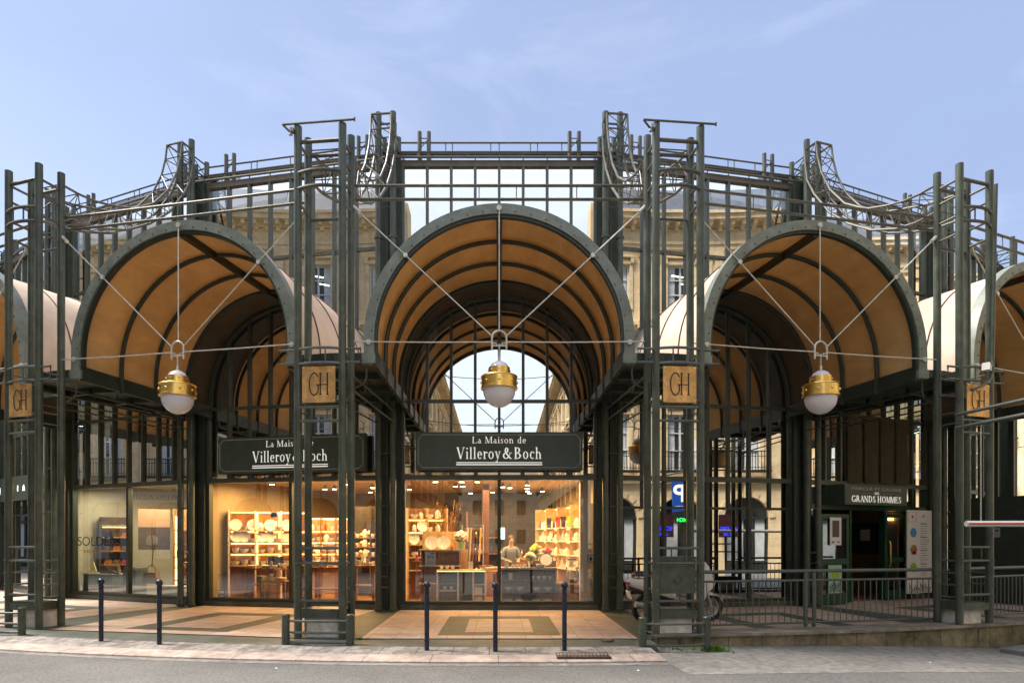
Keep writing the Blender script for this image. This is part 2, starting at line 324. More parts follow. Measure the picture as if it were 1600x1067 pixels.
def tag(o, label=None, cat=None, group=None, kind=None):
    if label: o['label'] = label
    if cat: o['category'] = cat
    if group: o['group'] = group
    if kind: o['kind'] = kind
    return o
def thing(name, label, cat, loc=(0, 0, 0), rz=0, group=None):
    o = bpy.data.objects.new(name, None); o.empty_display_size = .2; C.objects.link(o); o.location = loc; o.rotation_euler = (0, 0, rz)
    return tag(o, label, cat, group)
def copy_tree(o, parent=None):
    c = o.copy(); C.objects.link(c); c.parent = parent
    for ch in list(o.children): copy_tree(ch, c)
    return c
def dup(o, loc, rz=None, label=None, group=None, scale=None):
    c = copy_tree(o); c.location = loc
    if rz is not None: c.rotation_euler.z = rz
    if label: c['label'] = label
    if group: c['group'] = group
    if scale: c.scale = scale
    return c

# ------------------------------------------------------------------ plan of the round hall
CY = 39.8; AL = R(11.75); RA = 28.67; RB = RA/math.cos(AL/2); GY = 3.9      # bay apothem, corner radius, glass line (local y)
def bayO(n): return (RA*math.sin(n*AL), CY-RA*math.cos(n*AL), 0)
def cornO(k): return (RB*math.sin(k*AL), CY-RB*math.cos(k*AL), 0)              # k = n + .5
def polar(r, deg): return (r*math.sin(R(deg)), CY-r*math.cos(R(deg)))
def loc_(n, px, py, y):
    """photo pixel -> local (x, z) on the plane local y of bay n (used to read positions off the photograph)"""
    p = n*AL; u = (math.cos(p), math.sin(p)); v = (-math.sin(p), math.cos(p)); O = bayO(n); a = (px-780)/1000
    D = (y+O[0]*v[0]+O[1]*v[1])/(a*v[0]+v[1])
    return (a*D-O[0])*u[0]+(D-O[1])*u[1], 1.65+(842-py)*D/1000
def wp(n, x, y, z=0):
    p = n*AL; O = bayO(n); return (O[0]+x*math.cos(p)-y*math.sin(p), O[1]+x*math.sin(p)+y*math.cos(p), z)
def roadz(x): return -.15-(.0055*(x-2.5)**2 if x > 2.5 else 0) if x < 16 else -.15-.0055*13.5**2

# ------------------------------------------------------------------ ground
def road():
    mb = MB(); xs = [-300, -120, -60, -30, -16, -8, -4, 0, 2.5]+[2.5+.9*i for i in range(1, 16)]+[22, 40, 90, 300]; ys = [-300, -100, -40, -10, 0, 5, 8, 10, 12, 16, 24, 60, 300]
    nx = len(xs)
    for y in ys:
        for x in xs: mb.v.append((x, y, roadz(x)))
    for j in range(len(ys)-1):
        for i in range(nx-1): mb.f.append((j*nx+i, j*nx+i+1, (j+1)*nx+i+1, (j+1)*nx+i))
    tag(mb.build('road', 'asphalt'), kind='structure')
def ringstrip(name, m, d0, d1, prof, dz=None, step=.5, skirt=True):
    """strip following the circle; prof = [(radius, z)...]"""
    mb = MB(); mb.uv = []; k = int(abs(d1-d0)/step)+1; n = len(prof)
    for i in range(k+1):
        a = d0+(d1-d0)*i/k; s = 0
        for j, (r, z) in enumerate(prof):
            x, y = polar(r, a)
            if j: s += math.hypot(r-prof[j-1][0], z-prof[j-1][1])
            mb.v.append((x, y, z+(dz(x) if dz else 0))); mb.uv.append((R(a)*30+50, s+.0))
    for i in range(k):
        for j in range(n-1): mb.f.append((i*n+j, i*n+j+1, (i+1)*n+j+1, (i+1)*n+j))
    return mb.build(name, m, smooth=False)
road()
# sloping stone strip and kerb in front of the arcade (left and centre)
tag(ringstrip('pavement_edge', 'edge_stone', -45, 4.6, [(29.70, -.045), (30.14, -.090)]), kind='structure')
tag(ringstrip('kerb', 'kerb_stone', -45, 4.6, [(30.146, -.086), (30.50, -.120), (30.52, -.128), (30.53, -.17)]), kind='structure')
tag(ringstrip('paving_band', 'tile_dark', -45, 4.9, [(29.0, -.006), (29.35, -.012), (29.70, -.045)]), kind='structure')
dz2 = lambda x: roadz(x)+.15
tag(ringstrip('verge', 'asphalt_pale', 4.6, 40, [(29.3, -.13), (30.0, -.138), (31.4, -.146), (31.42, -.2)], dz2), kind='structure')
# thin worn joint between kerb and carriageway : gutter line
tag(ringstrip('gutter', 'asphalt_pale', -45, 4.6, [(30.54, -.146), (30.72, -.146)]), kind='structure')
# bay pavements
def pavement():
    a = RA*math.tan(AL/2); f = lambda y: (RA-y)*math.tan(AL/2)
    y0, y1 = -.5, GY+.05
    base = MB().prism([(-f(y0), y0), (f(y0), y0), (f(y1), y1), (-f(y1), y1)], -.3, 0, 'z')
    pink = MB()
    X = 2.3; z = .004
    def q(x0, x1, ya, yb): pink.quad((x0, ya, z), (x1, ya, z), (x1, yb, z), (x0, yb, z))
    o, i = 1.06, .61; oy0, oy1, iy0, iy1 = -.16, 2.55, .22, 2.1
    f0 = -.5
    q(-X, -o, f0, y1); q(o, X, f0, y1); q(-o, o, oy1, y1); q(-o, o, f0, oy0); q(-i, i, iy0, iy1)
    return base, pink
_b, _p = pavement()
b0 = _b.build('pavement', 'tile_dark', smooth=False); p0 = _p.build('paving', 'tile_pink', smooth=False)
for n in range(-5, 6):
    for s0 in (b0, p0):
        o = s0 if n == 0 else s0.copy()
        if n: C.objects.link(o)
        o.location = bayO(n); o.rotation_euler.z = n*AL; tag(o, kind='structure')
# retaining wall with coping on the right
tag(ringstrip('retaining_wall', 'wall_block', 5.0, 40, [(29.32, .06), (29.33, -1.2)], lambda x: .0), 'low stained concrete retaining wall under the green railing on the right', 'wall')
tag(ringstrip('coping', 'concrete', 5.0, 40, [(28.75, .005), (28.78, .07), (29.36, .075), (29.37, .03), (29.33, .028)]), 'mossy flat coping on top of the retaining wall', 'coping')

lit_ = [(-3.1, 8.9, 'paper'), (1.9, 8.75, 'paper'), (-6.2, 9.6, 'leaf_dry'), (4.4, 9.1, 'leaf_dry'), (-.6, 8.8, 'leaf_dry'), (6.6, 9.8, 'paper')]
for i, (x, y, m_) in enumerate(lit_):
    mb = MB(); 
    for k in range(5): a = k*1.26; mb.quad((x, y, roadz(x)+.022), (x+.022*math.cos(a), y+.016*math.sin(a), roadz(x)+.006), (x+.022*math.cos(a+1.2), y+.016*math.sin(a+1.2), roadz(x)+.008))
    tag(mb.build('litter', m_, smooth=False), ('tiny white scrap' if m_ == 'paper' else 'tiny dry leaf')+' lying on the road surface', 'litter', 'scraps of paper on the road' if m_ == 'paper' else 'dry leaves on the road')
# ------------------------------------------------------------------ arched canopies
ZC, ZL = 5.12, 4.93
def arcpts(r, y, n=36, zleg=4.75, zc=ZC):
    return [(r, y, zleg)]+[(r*math.cos(math.pi*i/n), y, zc+r*math.sin(math.pi*i/n)) for i in range(n+1)]+[(-r, y, zleg)]
def shell(r, y0, y1, n=48, thick=.006, sag=0., seg=4):
    mb = MB(); pr = [(r, ZL-.02)]+[(r*math.cos(math.pi*i/n), ZC+r*math.sin(math.pi*i/n)) for i in range(n+1)]+[(-r, ZL-.02)]
    K = len(pr); ys = []
    m = seg*4
    for j in range(m+1):
        t = j/m; y = y0+(y1-y0)*t; sg = sag*abs(math.sin(math.pi*t*seg))
        for x, z in pr:
            L_ = math.hypot(x, max(z-ZC, 0)) or 1
            mb.v.append((x*(1-sg/r), y, z-(sg*max(z-ZC, 0)/r)))
    for j in range(m):
        for i in range(K-1): mb.f.append((j*K+i, j*K+i+1, (j+1)*K+i+1, (j+1)*K+i))
    return mb
def canopy():
    t = thing('arched_canopy', 'x', 'canopy', bayO(0), 0, 'barrel vaulted canopies along the shopfront')
    ring = MB().arcband(2.17, 2.345, -.04, .02, ZC, n=56, zleg=ZL-.06).arcband(2.29, 2.345, .02, .16, ZC, n=56, zleg=ZL-.06)
    fr = ring.build('front_ring', 'ring_paint', t, ang=.9)
    for i in range(25):
        a = math.pi*(i+.5)/25
        for rr in (2.215,):
            bl = MB().lathe([(0, -.0), (.016, -.0), (.016, .012), (0, .014)], (rr*math.cos(a), -.04, ZC+rr*math.sin(a)), 8, Matrix.Rotation(R(90), 3, 'X'))
            bl.build('bolt', 'steel_rung', fr)
    MB().arcband(2.125, 2.168, .0, .09, ZC, n=56, zleg=ZL-.06).build('inner_ring', 'steel_dark', t, ang=.9)
    shell(2.262, .03, GY-.02, sag=.0).build('outer_cover', 'fabric_out', t)
    shell(2.225, .05, 2.93, sag=.025, seg=3).build('fabric_lining', 'fabric_in', t)
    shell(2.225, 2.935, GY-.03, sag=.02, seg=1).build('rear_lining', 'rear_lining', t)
    for y in (.98, 1.95, 2.93, 3.8):
        MB().tube(arcpts(2.15, y, zleg=4.62), .043, 8).build('rib', 'steel_dark', t)
    for y in (.98, 1.95, 2.93):
        MB().tube(arcpts(2.275, y, zleg=4.95), .012, 5).build('seam', 'copper_wall', t)
    MB().bx(-.05, .05, .05, 3.85, ZC+2.08, ZC+2.2).build('ridge_beam', 'steel_dark', t)
    for sg in (-1, 1):
        g = MB(); f = lambda y: (RA-y)*math.tan(AL/2)-.006
        pl = [(sg*2.2, .14), (sg*f(.14), .14), (sg*f(3.82), 3.82), (sg*2.2, 3.82)]
        g.prism(pl, 4.78, 4.925, 'z'); g.prism([(sg*2.13, .02), (sg*2.2, .02), (sg*2.2, 3.82), (sg*2.13, 3.82)], 4.66, 4.935, 'z')
        for y in (.98, 1.95, 2.93): g.bx(sg*2.12, sg*f(y)*.985, y-.05, y+.05, 4.66, 4.778)
        g.build('gutter', 'steel_dark', t)
        MB().bx(sg*2.15, sg*2.38, -.045, .135, 4.70, 4.868).build('bearing_block', 'ring_paint', t)
    # tie rods and hanger
    r = MB().tube([(0, -.06, ZC+2.26), (0, -.06, 5.24)], .0115, 6).lathe([(0, 0), (.045, 0), (.045, .03), (0, .03)], (0, -.05, ZC+2.25), 10, Matrix.Rotation(R(90), 3, 'X'))
    r.build('tie_rod', 'rod', t)
    for s in (-1, 1):
        MB().tube([(s*2.6, -.05, 7.47), (s*.10, -.08, 5.13)], .0115, 6).tube([(s*2.6, -.05, 7.47), (s*2.42, -.052, 7.30)], .034, 8).lathe([(0, 0), (.04, 0), (.04, .03), (0, .03)], (s*1.62, -.05, 6.555), 10, Matrix.Rotation(R(90), 3, 'X')).build('tie_rod', 'rod', t)
        MB().tube([(s*2.52, -.07, 5.06), (s*1.2, -.08, 5.045), (s*.12, -.08, 5.05)], .0115, 6).lathe([(0, 0), (.045, 0), (.045, .03), (0, .03)], (s*2.26, -.045, 5.055), 10, Matrix.Rotation(R(90), 3, 'X')).build('tie_rod', 'rod', t)
    h = MB(); hp = [(-.125, -.08, 4.92)]+[(-.125, -.08, 5.1)]+[(.125*math.cos(a), -.08, 5.12+.125*math.sin(a)) for a in [math.pi*(1-i/12) for i in range(13)]]+[(.125, -.08, 5.1), (.125, -.08, 4.92)]
    h.tube(hp, .017, 7).tube([(-.125, -.08, 4.985), (.125, -.08, 4.985)], .014, 6)
    h.tube([(-.125, -.08, 5.03), (-.06, -.08, 5.03), (-.04, -.08, 5.0)], .012, 6).tube([(.125, -.08, 5.03), (.06, -.08, 5.03), (.04, -.08, 5.0)], .012, 6)
    h.build('hanger', 'rod', t)
    return t
can = canopy()
cl = {-2: 'barrel canopy cut by the left edge of the photo', -1: 'tan barrel canopy over the second long green shop sign, left of the central one', 0: 'central tan barrel canopy facing straight to the street above the middle shop sign', 1: 'tan barrel canopy over the dark mirrored windows and parked scooter, right of the central one', 2: 'barrel canopy cut by the right edge of the photo, above the striped height bar'}
for n in range(-2, 3):
    o = can if n == 0 else copy_tree(can); o.location = bayO(n); o.rotation_euler.z = n*AL; o['label'] = cl[n]

# ------------------------------------------------------------------ globe lamps
def lamp():
    t = thing('globe_lamp', 'x', 'lamp', (0, 0, 0), 0, 'brass globe lamps hanging in the arches')
    MB().tube([(0, 0, 5.02), (0, 0, 4.79)], .012, 6).tube([(0, 0, 4.80), (0, 0, 4.70)], .022, 8).build('rod', 'rod', t)
    MB().lathe([(0, 4.715), (.06, 4.71), (.13, 4.67), (.175, 4.60), (.18, 4.585)], n=28).build('top_dome', 'opal', t)
    b = MB().lathe([(.17, 4.605), (.185, 4.60), (.188, 4.50), (.2, 4.49), (.27, 4.47), (.31, 4.455), (.318, 4.44), (.305, 4.43), (.305, 4.27), (.318, 4.262), (.318, 4.235), (.29, 4.23), (.27, 4.235)], n=40)
    b.build('brass_band', 'brass', t)
    k = MB()
    for i in range(8):
        a = math.pi/4*i-math.pi/2
        for rr, zz, s in ((.31, 4.345, 1), (.19, 4.55, .6)):
            k.lathe([(0, .018*s), (.016*s, .014*s), (.024*s, .005*s), (.025*s, -.006)], (rr*math.cos(a), rr*math.sin(a), zz), 10, Matrix.Rotation(a, 3, 'Z') @ Matrix.Rotation(R(90), 3, 'Y'))
    k.build('studs', 'brass', t)
    MB().lathe([(.278, 4.25)]+[(.278*math.cos(a), 4.22-.30*math.sin(a)) for a in [math.pi/2*i/12 for i in range(13)]], n=36).build('globe', 'opal', t)
    return t
lm = lamp()
ll = {-1: 'brass and white globe lamp hanging in the arch left of the central one', 0: 'brass and white globe lamp hanging in the central arch', 1: 'brass and white globe lamp hanging in the arch right of the central one', 2: 'globe lamp hanging in the arch cut by the right edge', -2: 'globe lamp hanging in the arch cut by the left edge'}
for n in (0, -1, 1):
    o = lm if n == 0 else copy_tree(lm); o.location = wp(n, 0, -.08); o.rotation_euler.z = n*AL; o['label'] = ll[n]

# ------------------------------------------------------------------ lattice pillars
def bow(x0, x1, y, z, d, n=8): return [(x0+(x1-x0)*i/n, y-d*4*(i/n)*(1-i/n), z) for i in range(n+1)]
def pillar(k):
    t = thing('lattice_pillar', 'x', 'pillar', cornO(0), 0, 'tall lattice pillars between the arches')
    X, YF = .385, -.43
    for x in (-X, X):
        for y, zt in ((YF, 8.56), (0, 8.62)):
            MB().tube([(x, y, -.005), (x, y, zt)], .066, 14).build('leg', 'steel', t)
    def rungs(zs, r=.02, b=.09, yf=YF-.03):
        mb = MB()
        for z in zs: mb.tube(bow(-X, X, yf, z, b), r, 7)
        return mb
    up = rungs([7.76, 7.5], .03)
    for x in (-.13, .13): up.tube([(x, YF-.10, 7.5), (x, YF-.10, 7.76)], .014, 6)
    for z in (8.3,): up.tube([(-X, YF, z), (X, YF, z)], .032, 8).tube([(-X, 0, z+.02), (X, 0, z+.02)], .032, 8)
    up.tube([(-X, 0, 7.2), (X, 0, 7.2)], .025, 7)
    for z in (8.3, 8.0, 7.63, 7.3):
        for x in (-X, X): up.tube([(x, YF, z), (x, 0, z)], .024, 7)
    up.build('top_frame', 'steel_top', t)
    for zs in ((4.82, 4.57), (3.85, 3.62), (1.5, 1.25)):
        mb = rungs(zs, .024, .09 if zs[0] > 4 else .02, YF-.02)
        for x in (-.13, .13): mb.tube([(x, YF-.03-(.08 if zs[0] > 4 else 0), zs[0]), (x, YF-.03-(.08 if zs[0] > 4 else 0), zs[1])], .013, 6)
        if zs[0] > 4:
            for s in (-1, 1): mb.tube([(s*X, YF-.02, 4.81), (s*.70, YF-.02, 4.81), (s*.70, YF-.02, 4.585), (s*X, YF-.02, 4.585)], .022, 7)
            mb.tube([(-X, 0, 4.70), (X, 0, 4.70)], .02, 6).tube([(-X, 0, 4.4), (X, 0, 4.4)], .02, 6)
        mb.build('rung', 'steel_rung', t)
    mb = rungs([.62], .024, .02, YF-.02)
    for z in (1.25, 1.02, .8, .57):
        for s in (-1, 1): mb.tube([(s*X, YF-.09, z), (s*X, .07, z)], .017, 6)
    for z in (4.75, 4.35, 4.0, 3.8):
        for s in (-1, 1): mb.tube([(s*X, YF-.06, z), (s*X, .07, z)], .014, 6)
    mb.build('rung', 'steel_rung', t)
    b = MB().bx(-.32, .32, YF-.04, YF+.0, .33, .47).bx(-.32, .32, -.03, .01, .33, .47)
    for s in (-1, 1): b.bx(s*.33, s*.36, YF-.02, .02, .33, .47)
    b.bx(-.32, .32, YF, -.03, .47, .485)
    for x in (-.15, .15): b.lathe([(0, -.01), (.016, -.01), (.016, .012), (0, .014)], (x, YF-.04, .4), 8, Matrix.Rotation(R(90), 3, 'X'))
    b.build('base_bracket', 'steel', t)
    # tie rods to the facade columns behind
    br = MB()
    for s in (-1, 1):
        br.tube([(s*.33, 0, 4.56), (s*.2, 3.5, 4.56)], .022, 6).tube([(s*.33, 0, 4.30), (s*.2, 3.5, 4.30)], .018, 6)
        hk = [(s*.62, .12, 4.75), (s*.62, .12, 4.5)]+[(s*(.385+.235*math.cos(a)), .12, 4.5-.2*math.sin(a)) for a in [math.pi/2*i/6 for i in range(1, 7)]]
        br.tube(hk, .016, 6)
        for y in (1.3, 2.6): br.tube([(s*.3, y, 4.56), (s*.3, y, 4.72)], .014, 6)
    br.build('stay', 'steel', t)
    return t
pil = pillar(0)
pl_ = {-1.5: 'green lattice pillar at the far left in front of the sale shop', -.5: 'green lattice pillar left of the central arch, in front of the second shop sign', .5: 'green lattice pillar right of the central arch, in front of the parked scooter', 1.5: 'green lattice pillar at the far right beside the striped height bar'}
for k in (-.5, -1.5, .5, 1.5):
    o = pil if k == -.5 else copy_tree(pil); o.location = cornO(k); o.rotation_euler.z = k*AL; o['label'] = pl_[k]

def cw(k, x, y, z=0):
    p = k*AL; O = cornO(k); return (O[0]+x*math.cos(p)-y*math.sin(p), O[1]+x*math.sin(p)+y*math.cos(p), z)

# white concrete footing blocks standing inside the pillars
fb = None
for k in (-1.5, -.5, .5, 1.5):
    if fb is None:
        fb = MB().bx(-.27, .27, -.36, .02, -.12, .325).build('footing_block', 'white_block', smooth=False)
        o = fb
        bv = fb.modifiers.new('b', 'BEVEL'); bv.width = .012; bv.segments = 2
    else: o = fb.copy(); C.objects.link(o)
    o.location = cornO(k); o.rotation_euler.z = k*AL
    tag(o, {-1.5: 'white concrete block inside the foot of the far left pillar', -.5: 'white concrete block inside the foot of the pillar left of the central arch', .5: 'white concrete block under the solid green panel of the pillar by the scooter', 1.5: 'white concrete block inside the foot of the far right pillar'}[k], 'block', 'white footing blocks')

# brass GH plates
def plate():
    t = thing('brass_plate', 'x', 'sign', (0, 0, 0), 0, 'brass monogram plates on the pillars')
    p = MB().bx(-.285, .285, -.006, .006, 3.92, 4.52).build('plate', 'brass_plate', t, smooth=False)
    l = MB(); y = -.0115; w_ = .011
    def st(pts, w0):
        for a, b in zip(pts[:-1], pts[1:]):
            d = Vector((b[0]-a[0], 0, b[1]-a[1])); n_ = Vector((-d.z, 0, d.x)).normalized()*w0; A = Vector((a[0], y, a[1])); B = Vector((b[0], y, b[1]))
            l.quad(A-n_, B-n_, B+n_, A+n_)
    g = [(-.075+.085*math.cos(a), 4.225+.185*math.sin(a)) for a in [R(38+i*(360-76)/26) for i in range(27)]]
    st(g, .010); st([(g[-1][0], g[-1][1]), (-.008, 4.215)], .011); st([(-.045, 4.215), (.145, 4.215)], .008)
    st([(.03, 4.05), (.03, 4.40)], .011); st([(.15, 4.05), (.15, 4.40)], .011)
    for x in (.03, .15):
        for z in (4.05, 4.40): st([(x-.025, z), (x+.025, z)], .007)
    l.build('monogram', 'engrave', t, smooth=False)
    for x in (-.255, .255):
        for z in (3.95, 4.49): MB().lathe([(0, .014), (.014, .01), (.016, 0)], (x, -.006, z), 8, Matrix.Rotation(R(90), 3, 'X')).build('bolt', 'brass', t)
    MB().tube([(-.385, .02, 4.49), (.385, .02, 4.49)], .012, 6).tube([(.24, .02, 4.44), (.24, .02, 4.6)], .01, 6).tube([(-.385, .02, 3.96), (.385, .02, 3.96)], .012, 6).build('support_bar', 'steel_rung', t)
    return t
bp_ = plate()
for k in (-.5, -1.5, .5, 1.5):
    o = bp_ if k == -.5 else copy_tree(bp_); o.location = cw(k, 0, -.49); o.rotation_euler.z = k*AL
    o['label'] = {-1.5: 'brass GH plate on the far left pillar', -.5: 'brass GH plate on the pillar left of the central arch', .5: 'brass GH plate on the pillar right of the central arch', 1.5: 'brass GH plate on the far right pillar below the white floodlight'}[k]

# guards : two short posts with three bowed rails
def guard():
    t = thing('pillar_guard', 'x', 'guard rail', (0, 0, 0), 0, 'low guard rails protecting the pillars')
    for x in (-.53, .53): MB().tube([(x, 0, -.15), (x, 0, .40)], .063, 14).lathe([(.063, .40), (.05, .418), (0, .422)], (x, 0, 0), 14).build('post', 'steel', t)
    for z in (.31, .125, -.03): MB().tube(bow(-.53, .53, -.0, z, .10, 10), .02, 7).build('rail', 'steel_rung', t)
    return t
gd = guard()
for k, c_, rz in ((-.5, (-2.92, 10.30), -.07), (-1.5, cw(-1.5, .02, -.86)[:2], -1.5*AL), (.5, (2.80, 10.2), .10)):
    o = gd if k == -.5 else copy_tree(gd); o.location = (c_[0], c_[1], .03 if k < .4 else -.0); o.rotation_euler.z = rz
    o['label'] = {-1.5: 'low green guard rail in front of the far left pillar', -.5: 'low green guard rail in front of the pillar left of the central arch', .5: 'low green guard rail in front of the pillar with the solid green panel'}[k]

# solid metal panel on the right pillar
t = thing('metal_cabinet', 'dark green metal cabinet panel between the legs of the pillar by the scooter', 'cabinet', cw(.5, 0, -.38), .5*AL)
MB().bx(-.31, .31, -.03, .14, .74, 1.21).build('panel', 'steel', t, smooth=False)
MB().bx(-.31, .31, -.02, .14, 1.26, 1.36).build('upper_panel', 'steel', t, smooth=False)
e = MB()
for i in range(3):
    d = .05+.025*i; e.tube([(-d, -.034, .975), (0, -.034, .975+d), (d, -.034, .975), (0, -.034, .975-d)], .003, 5, closed=True)
e.build('embossed_mark', 'steel_rung', t)

# flood-light bars on top of the two central pillars
def topbar():
    t = thing('floodlight_bar', 'x', 'light bar', (0, 0, 0), 0, 'thin bars on top of the central pillars')
    MB().tube([(-.62, -.50, 8.57), (.62, -.51, 8.57)], .018, 7).tube([(.62, -.51, 8.54), (.62, -.51, 8.60)], .014, 6).build('bar', 'steel_top', t)
    MB().tube([(-.62, -.50, 8.57), (-.52, -.48, 8.47), (-.40, -.45, 8.42)], .018, 6).build('arm', 'steel_top', t)
    MB().box((-.46, -.50, 8.47), (.06, .06, .06)).lathe([(.02, 0), (.035, -.05), (0, -.05)], (-.49, -.48, 8.45), 10).build('lamp_head', 'zinc', t)
    return t
tb = topbar()
for k in (-.5, .5):
    o = tb if k < 0 else copy_tree(tb); o.location = cw(k, 0, 0); o.rotation_euler.z = k*AL
    o['label'] = 'thin steel bar with small lamp on top of the pillar %s of the central arch' % ('left' if k < 0 else 'right')

# paired tube rails between pillars, above the arches
for n in range(-2, 3):
    f = (RA)*math.tan(AL/2)-.38
    t = thing('tube_rail', {-2: 'pair of tube rails running off the left edge above the arch', -1: 'pair of tube rails above the arch left of the central one', 0: 'pair of straight tube rails above the central arch', 1: 'pair of tube rails above the arch right of the central one', 2: 'pair of tube rails running off the right edge above the arch'}[n], 'rail', bayO(n), n*AL, 'tube rails linking the pillar tops')
    for z in (7.80, 7.56): MB().tube([(-f, .02, z), (f, .02, z)], .027, 8).build('tube', 'steel_top', t)
    for x in (-1.3, -.35, .3, 1.35): MB().tube([(x, .02, 7.56), (x, .02, 7.80)], .009, 5).build('spacer', 'steel_top', t)

# ------------------------------------------------------------------ curved roof trusses
def truss():
    t = thing('curved_truss', 'x', 'truss', (0, 0, 0), 0, 'curved lattice trusses from the roof to the pillars')
    U = [(3.15, 11.12), (3.1, 10.75), (2.98, 10.3), (2.72, 9.75), (2.3, 9.22), (1.75, 8.83), (1.25, 8.65), (.8, 8.52), (.4, 8.45), (0, 8.42)]
    L_ = [(3.5, 11.12), (3.48, 10.8), (3.42, 10.35), (3.2, 9.9), (2.75, 9.25), (2.2, 8.72), (1.6, 8.3), (1.0, 8.05), (.5, 7.93), (0, 7.9)]
    for x in (-.21, .21):
        MB().tube([(x*1.1 if y > 1 else x*(1.1+.7*(1-y)), y, z) for y, z in U], .024, 7).build('chord', 'steel_top', t)
        MB().tube([(x*1.1 if y > 1 else x*(1.1+.7*(1-y)), y, z) for y, z in L_], .028, 7).build('chord', 'steel_top', t)
    lat = MB()
    def at(c, i, s): y, z = c[i]; x = .21*(1.1 if y > 1 else 1.1+.7*(1-y)); return (s*x, y, z)
    for i in range(len(U)):
        for s in (-1, 1): lat.tube([at(U, i, s), at(L_, i, s)], .012, 5)
        lat.tube([at(U, i, -1), at(U, i, 1)], .012, 5); lat.tube([at(L_, i, -1), at(L_, i, 1)], .012, 5)
        if i < len(U)-1:
            lat.tube([at(U, i, -1), at(L_, i+1, -1)], .010, 5); lat.tube([at(U, i, 1), at(L_, i+1, 1)], .010, 5)
            lat.tube([at(L_, i, -1), at(L_, i+1, 1)], .009, 5); lat.tube([at(U, i, -1), at(U, i+1, 1)], .009, 5)
    lat.build('lattice', 'steel_top', t)
    MB().tube([(-.21, 3.15, 11.12), (.21, 3.15, 11.12), (.21, 3.5, 11.12), (-.21, 3.5, 11.12)], .026, 7, closed=True).build('top_frame', 'steel_top', t)
    return t
tr = truss()
for k in (-.5, -1.5, .5, 1.5):
    o = tr if k == -.5 else copy_tree(tr); o.location = cornO(k); o.rotation_euler.z = k*AL
    o['label'] = {-1.5: 'curved lattice truss sweeping down to the far left pillar', -.5: 'curved lattice truss down to the pillar left of the central arch', .5: 'curved lattice truss down to the pillar right of the central arch', 1.5: 'curved lattice truss sweeping down to the far right pillar'}[k]

# ------------------------------------------------------------------ market hall : glazed facade, columns, roof
hall = thing('market_hall', 'round glass and dark green steel market hall with shops along its foot', 'building', (0, CY, 0))
def part(mb, name, m, loc, rz, parent=None, **k):
    o = mb.build(name, m, parent or hall, **k)
    if parent is None or parent is hall: o.location = (loc[0], loc[1]-CY, loc[2]); o.rotation_euler.z = rz
    return o
def rep(o, loc, rz):
    c = o.copy(); C.objects.link(c); c.parent = hall; c.location = (loc[0], loc[1]-CY, loc[2]); c.rotation_euler.z = rz
    for ch in o.children:
        d = ch.copy(); C.objects.link(d); d.parent = c
    return c
W = 2.25; ZT = 3.10                                            # half width of the glass, top of the shop windows
XB = [-W+2*W*i/8 for i in range(9)]
def upper(transoms=(4.88, 8.5), zb=ZT):
    f = MB()
    for i, x in enumerate(XB): f.bx(x-.032, x+.032, GY-.06, GY+.08, zb+.05, 10.36)
    f.bx(-W-.03, W+.03, GY-.075, GY+.1, zb-.06, zb+.05)
    for z in transoms:
        for a, b in zip(XB[:-1], XB[1:]): f.bx(a+.032, b-.032, GY-.045, GY+.06, z-.035, z+.035)
    return f
def lower(bars, extra=(), zt=ZT):
    f = MB()
    for x in bars: f.bx(x-.04, x+.04, GY-.06, GY+.08, .20, zt-.06)
    for s in (-1, 1): f.bx(s*W-.045, s*W+.045, GY-.07, GY+.08, .20, zt-.06)
    f.bx(-W-.045, W+.045, GY-.09, GY+.1, .12, .20)
    for z in extra: f.bx(-W+.05, W-.05, GY-.05, GY+.06, z-.03, z+.03)
    return f
def pane(x0, x1, z0, z1): return MB().quad((x0, GY, z0), (x1, GY, z0), (x1, GY, z1), (x0, GY, z1))
for n in range(-4, 5):
    lo, rz = bayO(n), n*AL
    a = part(upper((4.88, 8.5) if n != 1 else (4.88, 8.5)), 'upper_window', 'steel_frame', lo, rz, smooth=False)
    part(pane(-W, W, ZT, 10.36), 'pane', 'mirror_glass', lo, rz, a)
    if n == 2: continue
    if n in (0, -1):
        s = part(lower([0.0]), 'shop_window', 'steel_dark', lo, rz, smooth=False)
        part(pane(-W, -.0, .2, ZT), 'pane', 'shop_glass', lo, rz, s); part(pane(0, W, .2, ZT), 'pane', 'shop_glass', lo, rz, s)
    elif n == -2:
        s = part(lower([0.0]), 'shop_window', 'steel_dark', lo, rz, smooth=False)
        part(pane(-W, -.0, .2, ZT), 'pane', 'mid_glass', lo, rz, s); part(pane(0, W, .2, ZT), 'pane', 'mid_glass', lo, rz, s)
    else:
        s = part(lower(XB[2:-1:2]), 'shop_window', 'steel_dark', lo, rz, smooth=False)
        m_ = MB()
        for x in XB[1::2]: m_.bx(x-.032, x+.032, GY-.055, GY+.06, 2.42, ZT-.06)
        m_.bx(-W, W, GY-.05, GY+.06, 2.37, 2.43); part(m_, 'transom', 'steel_dark', lo, rz, s, smooth=False)
        part(pane(-W, W, .2, ZT), 'pane', 'mirror_glass', lo, rz, s)
    part(MB().bx(-W-.12, W+.12, GY-.14, GY+.12, -.02, .12), 'plinth', 'steel', lo, rz, smooth=False)
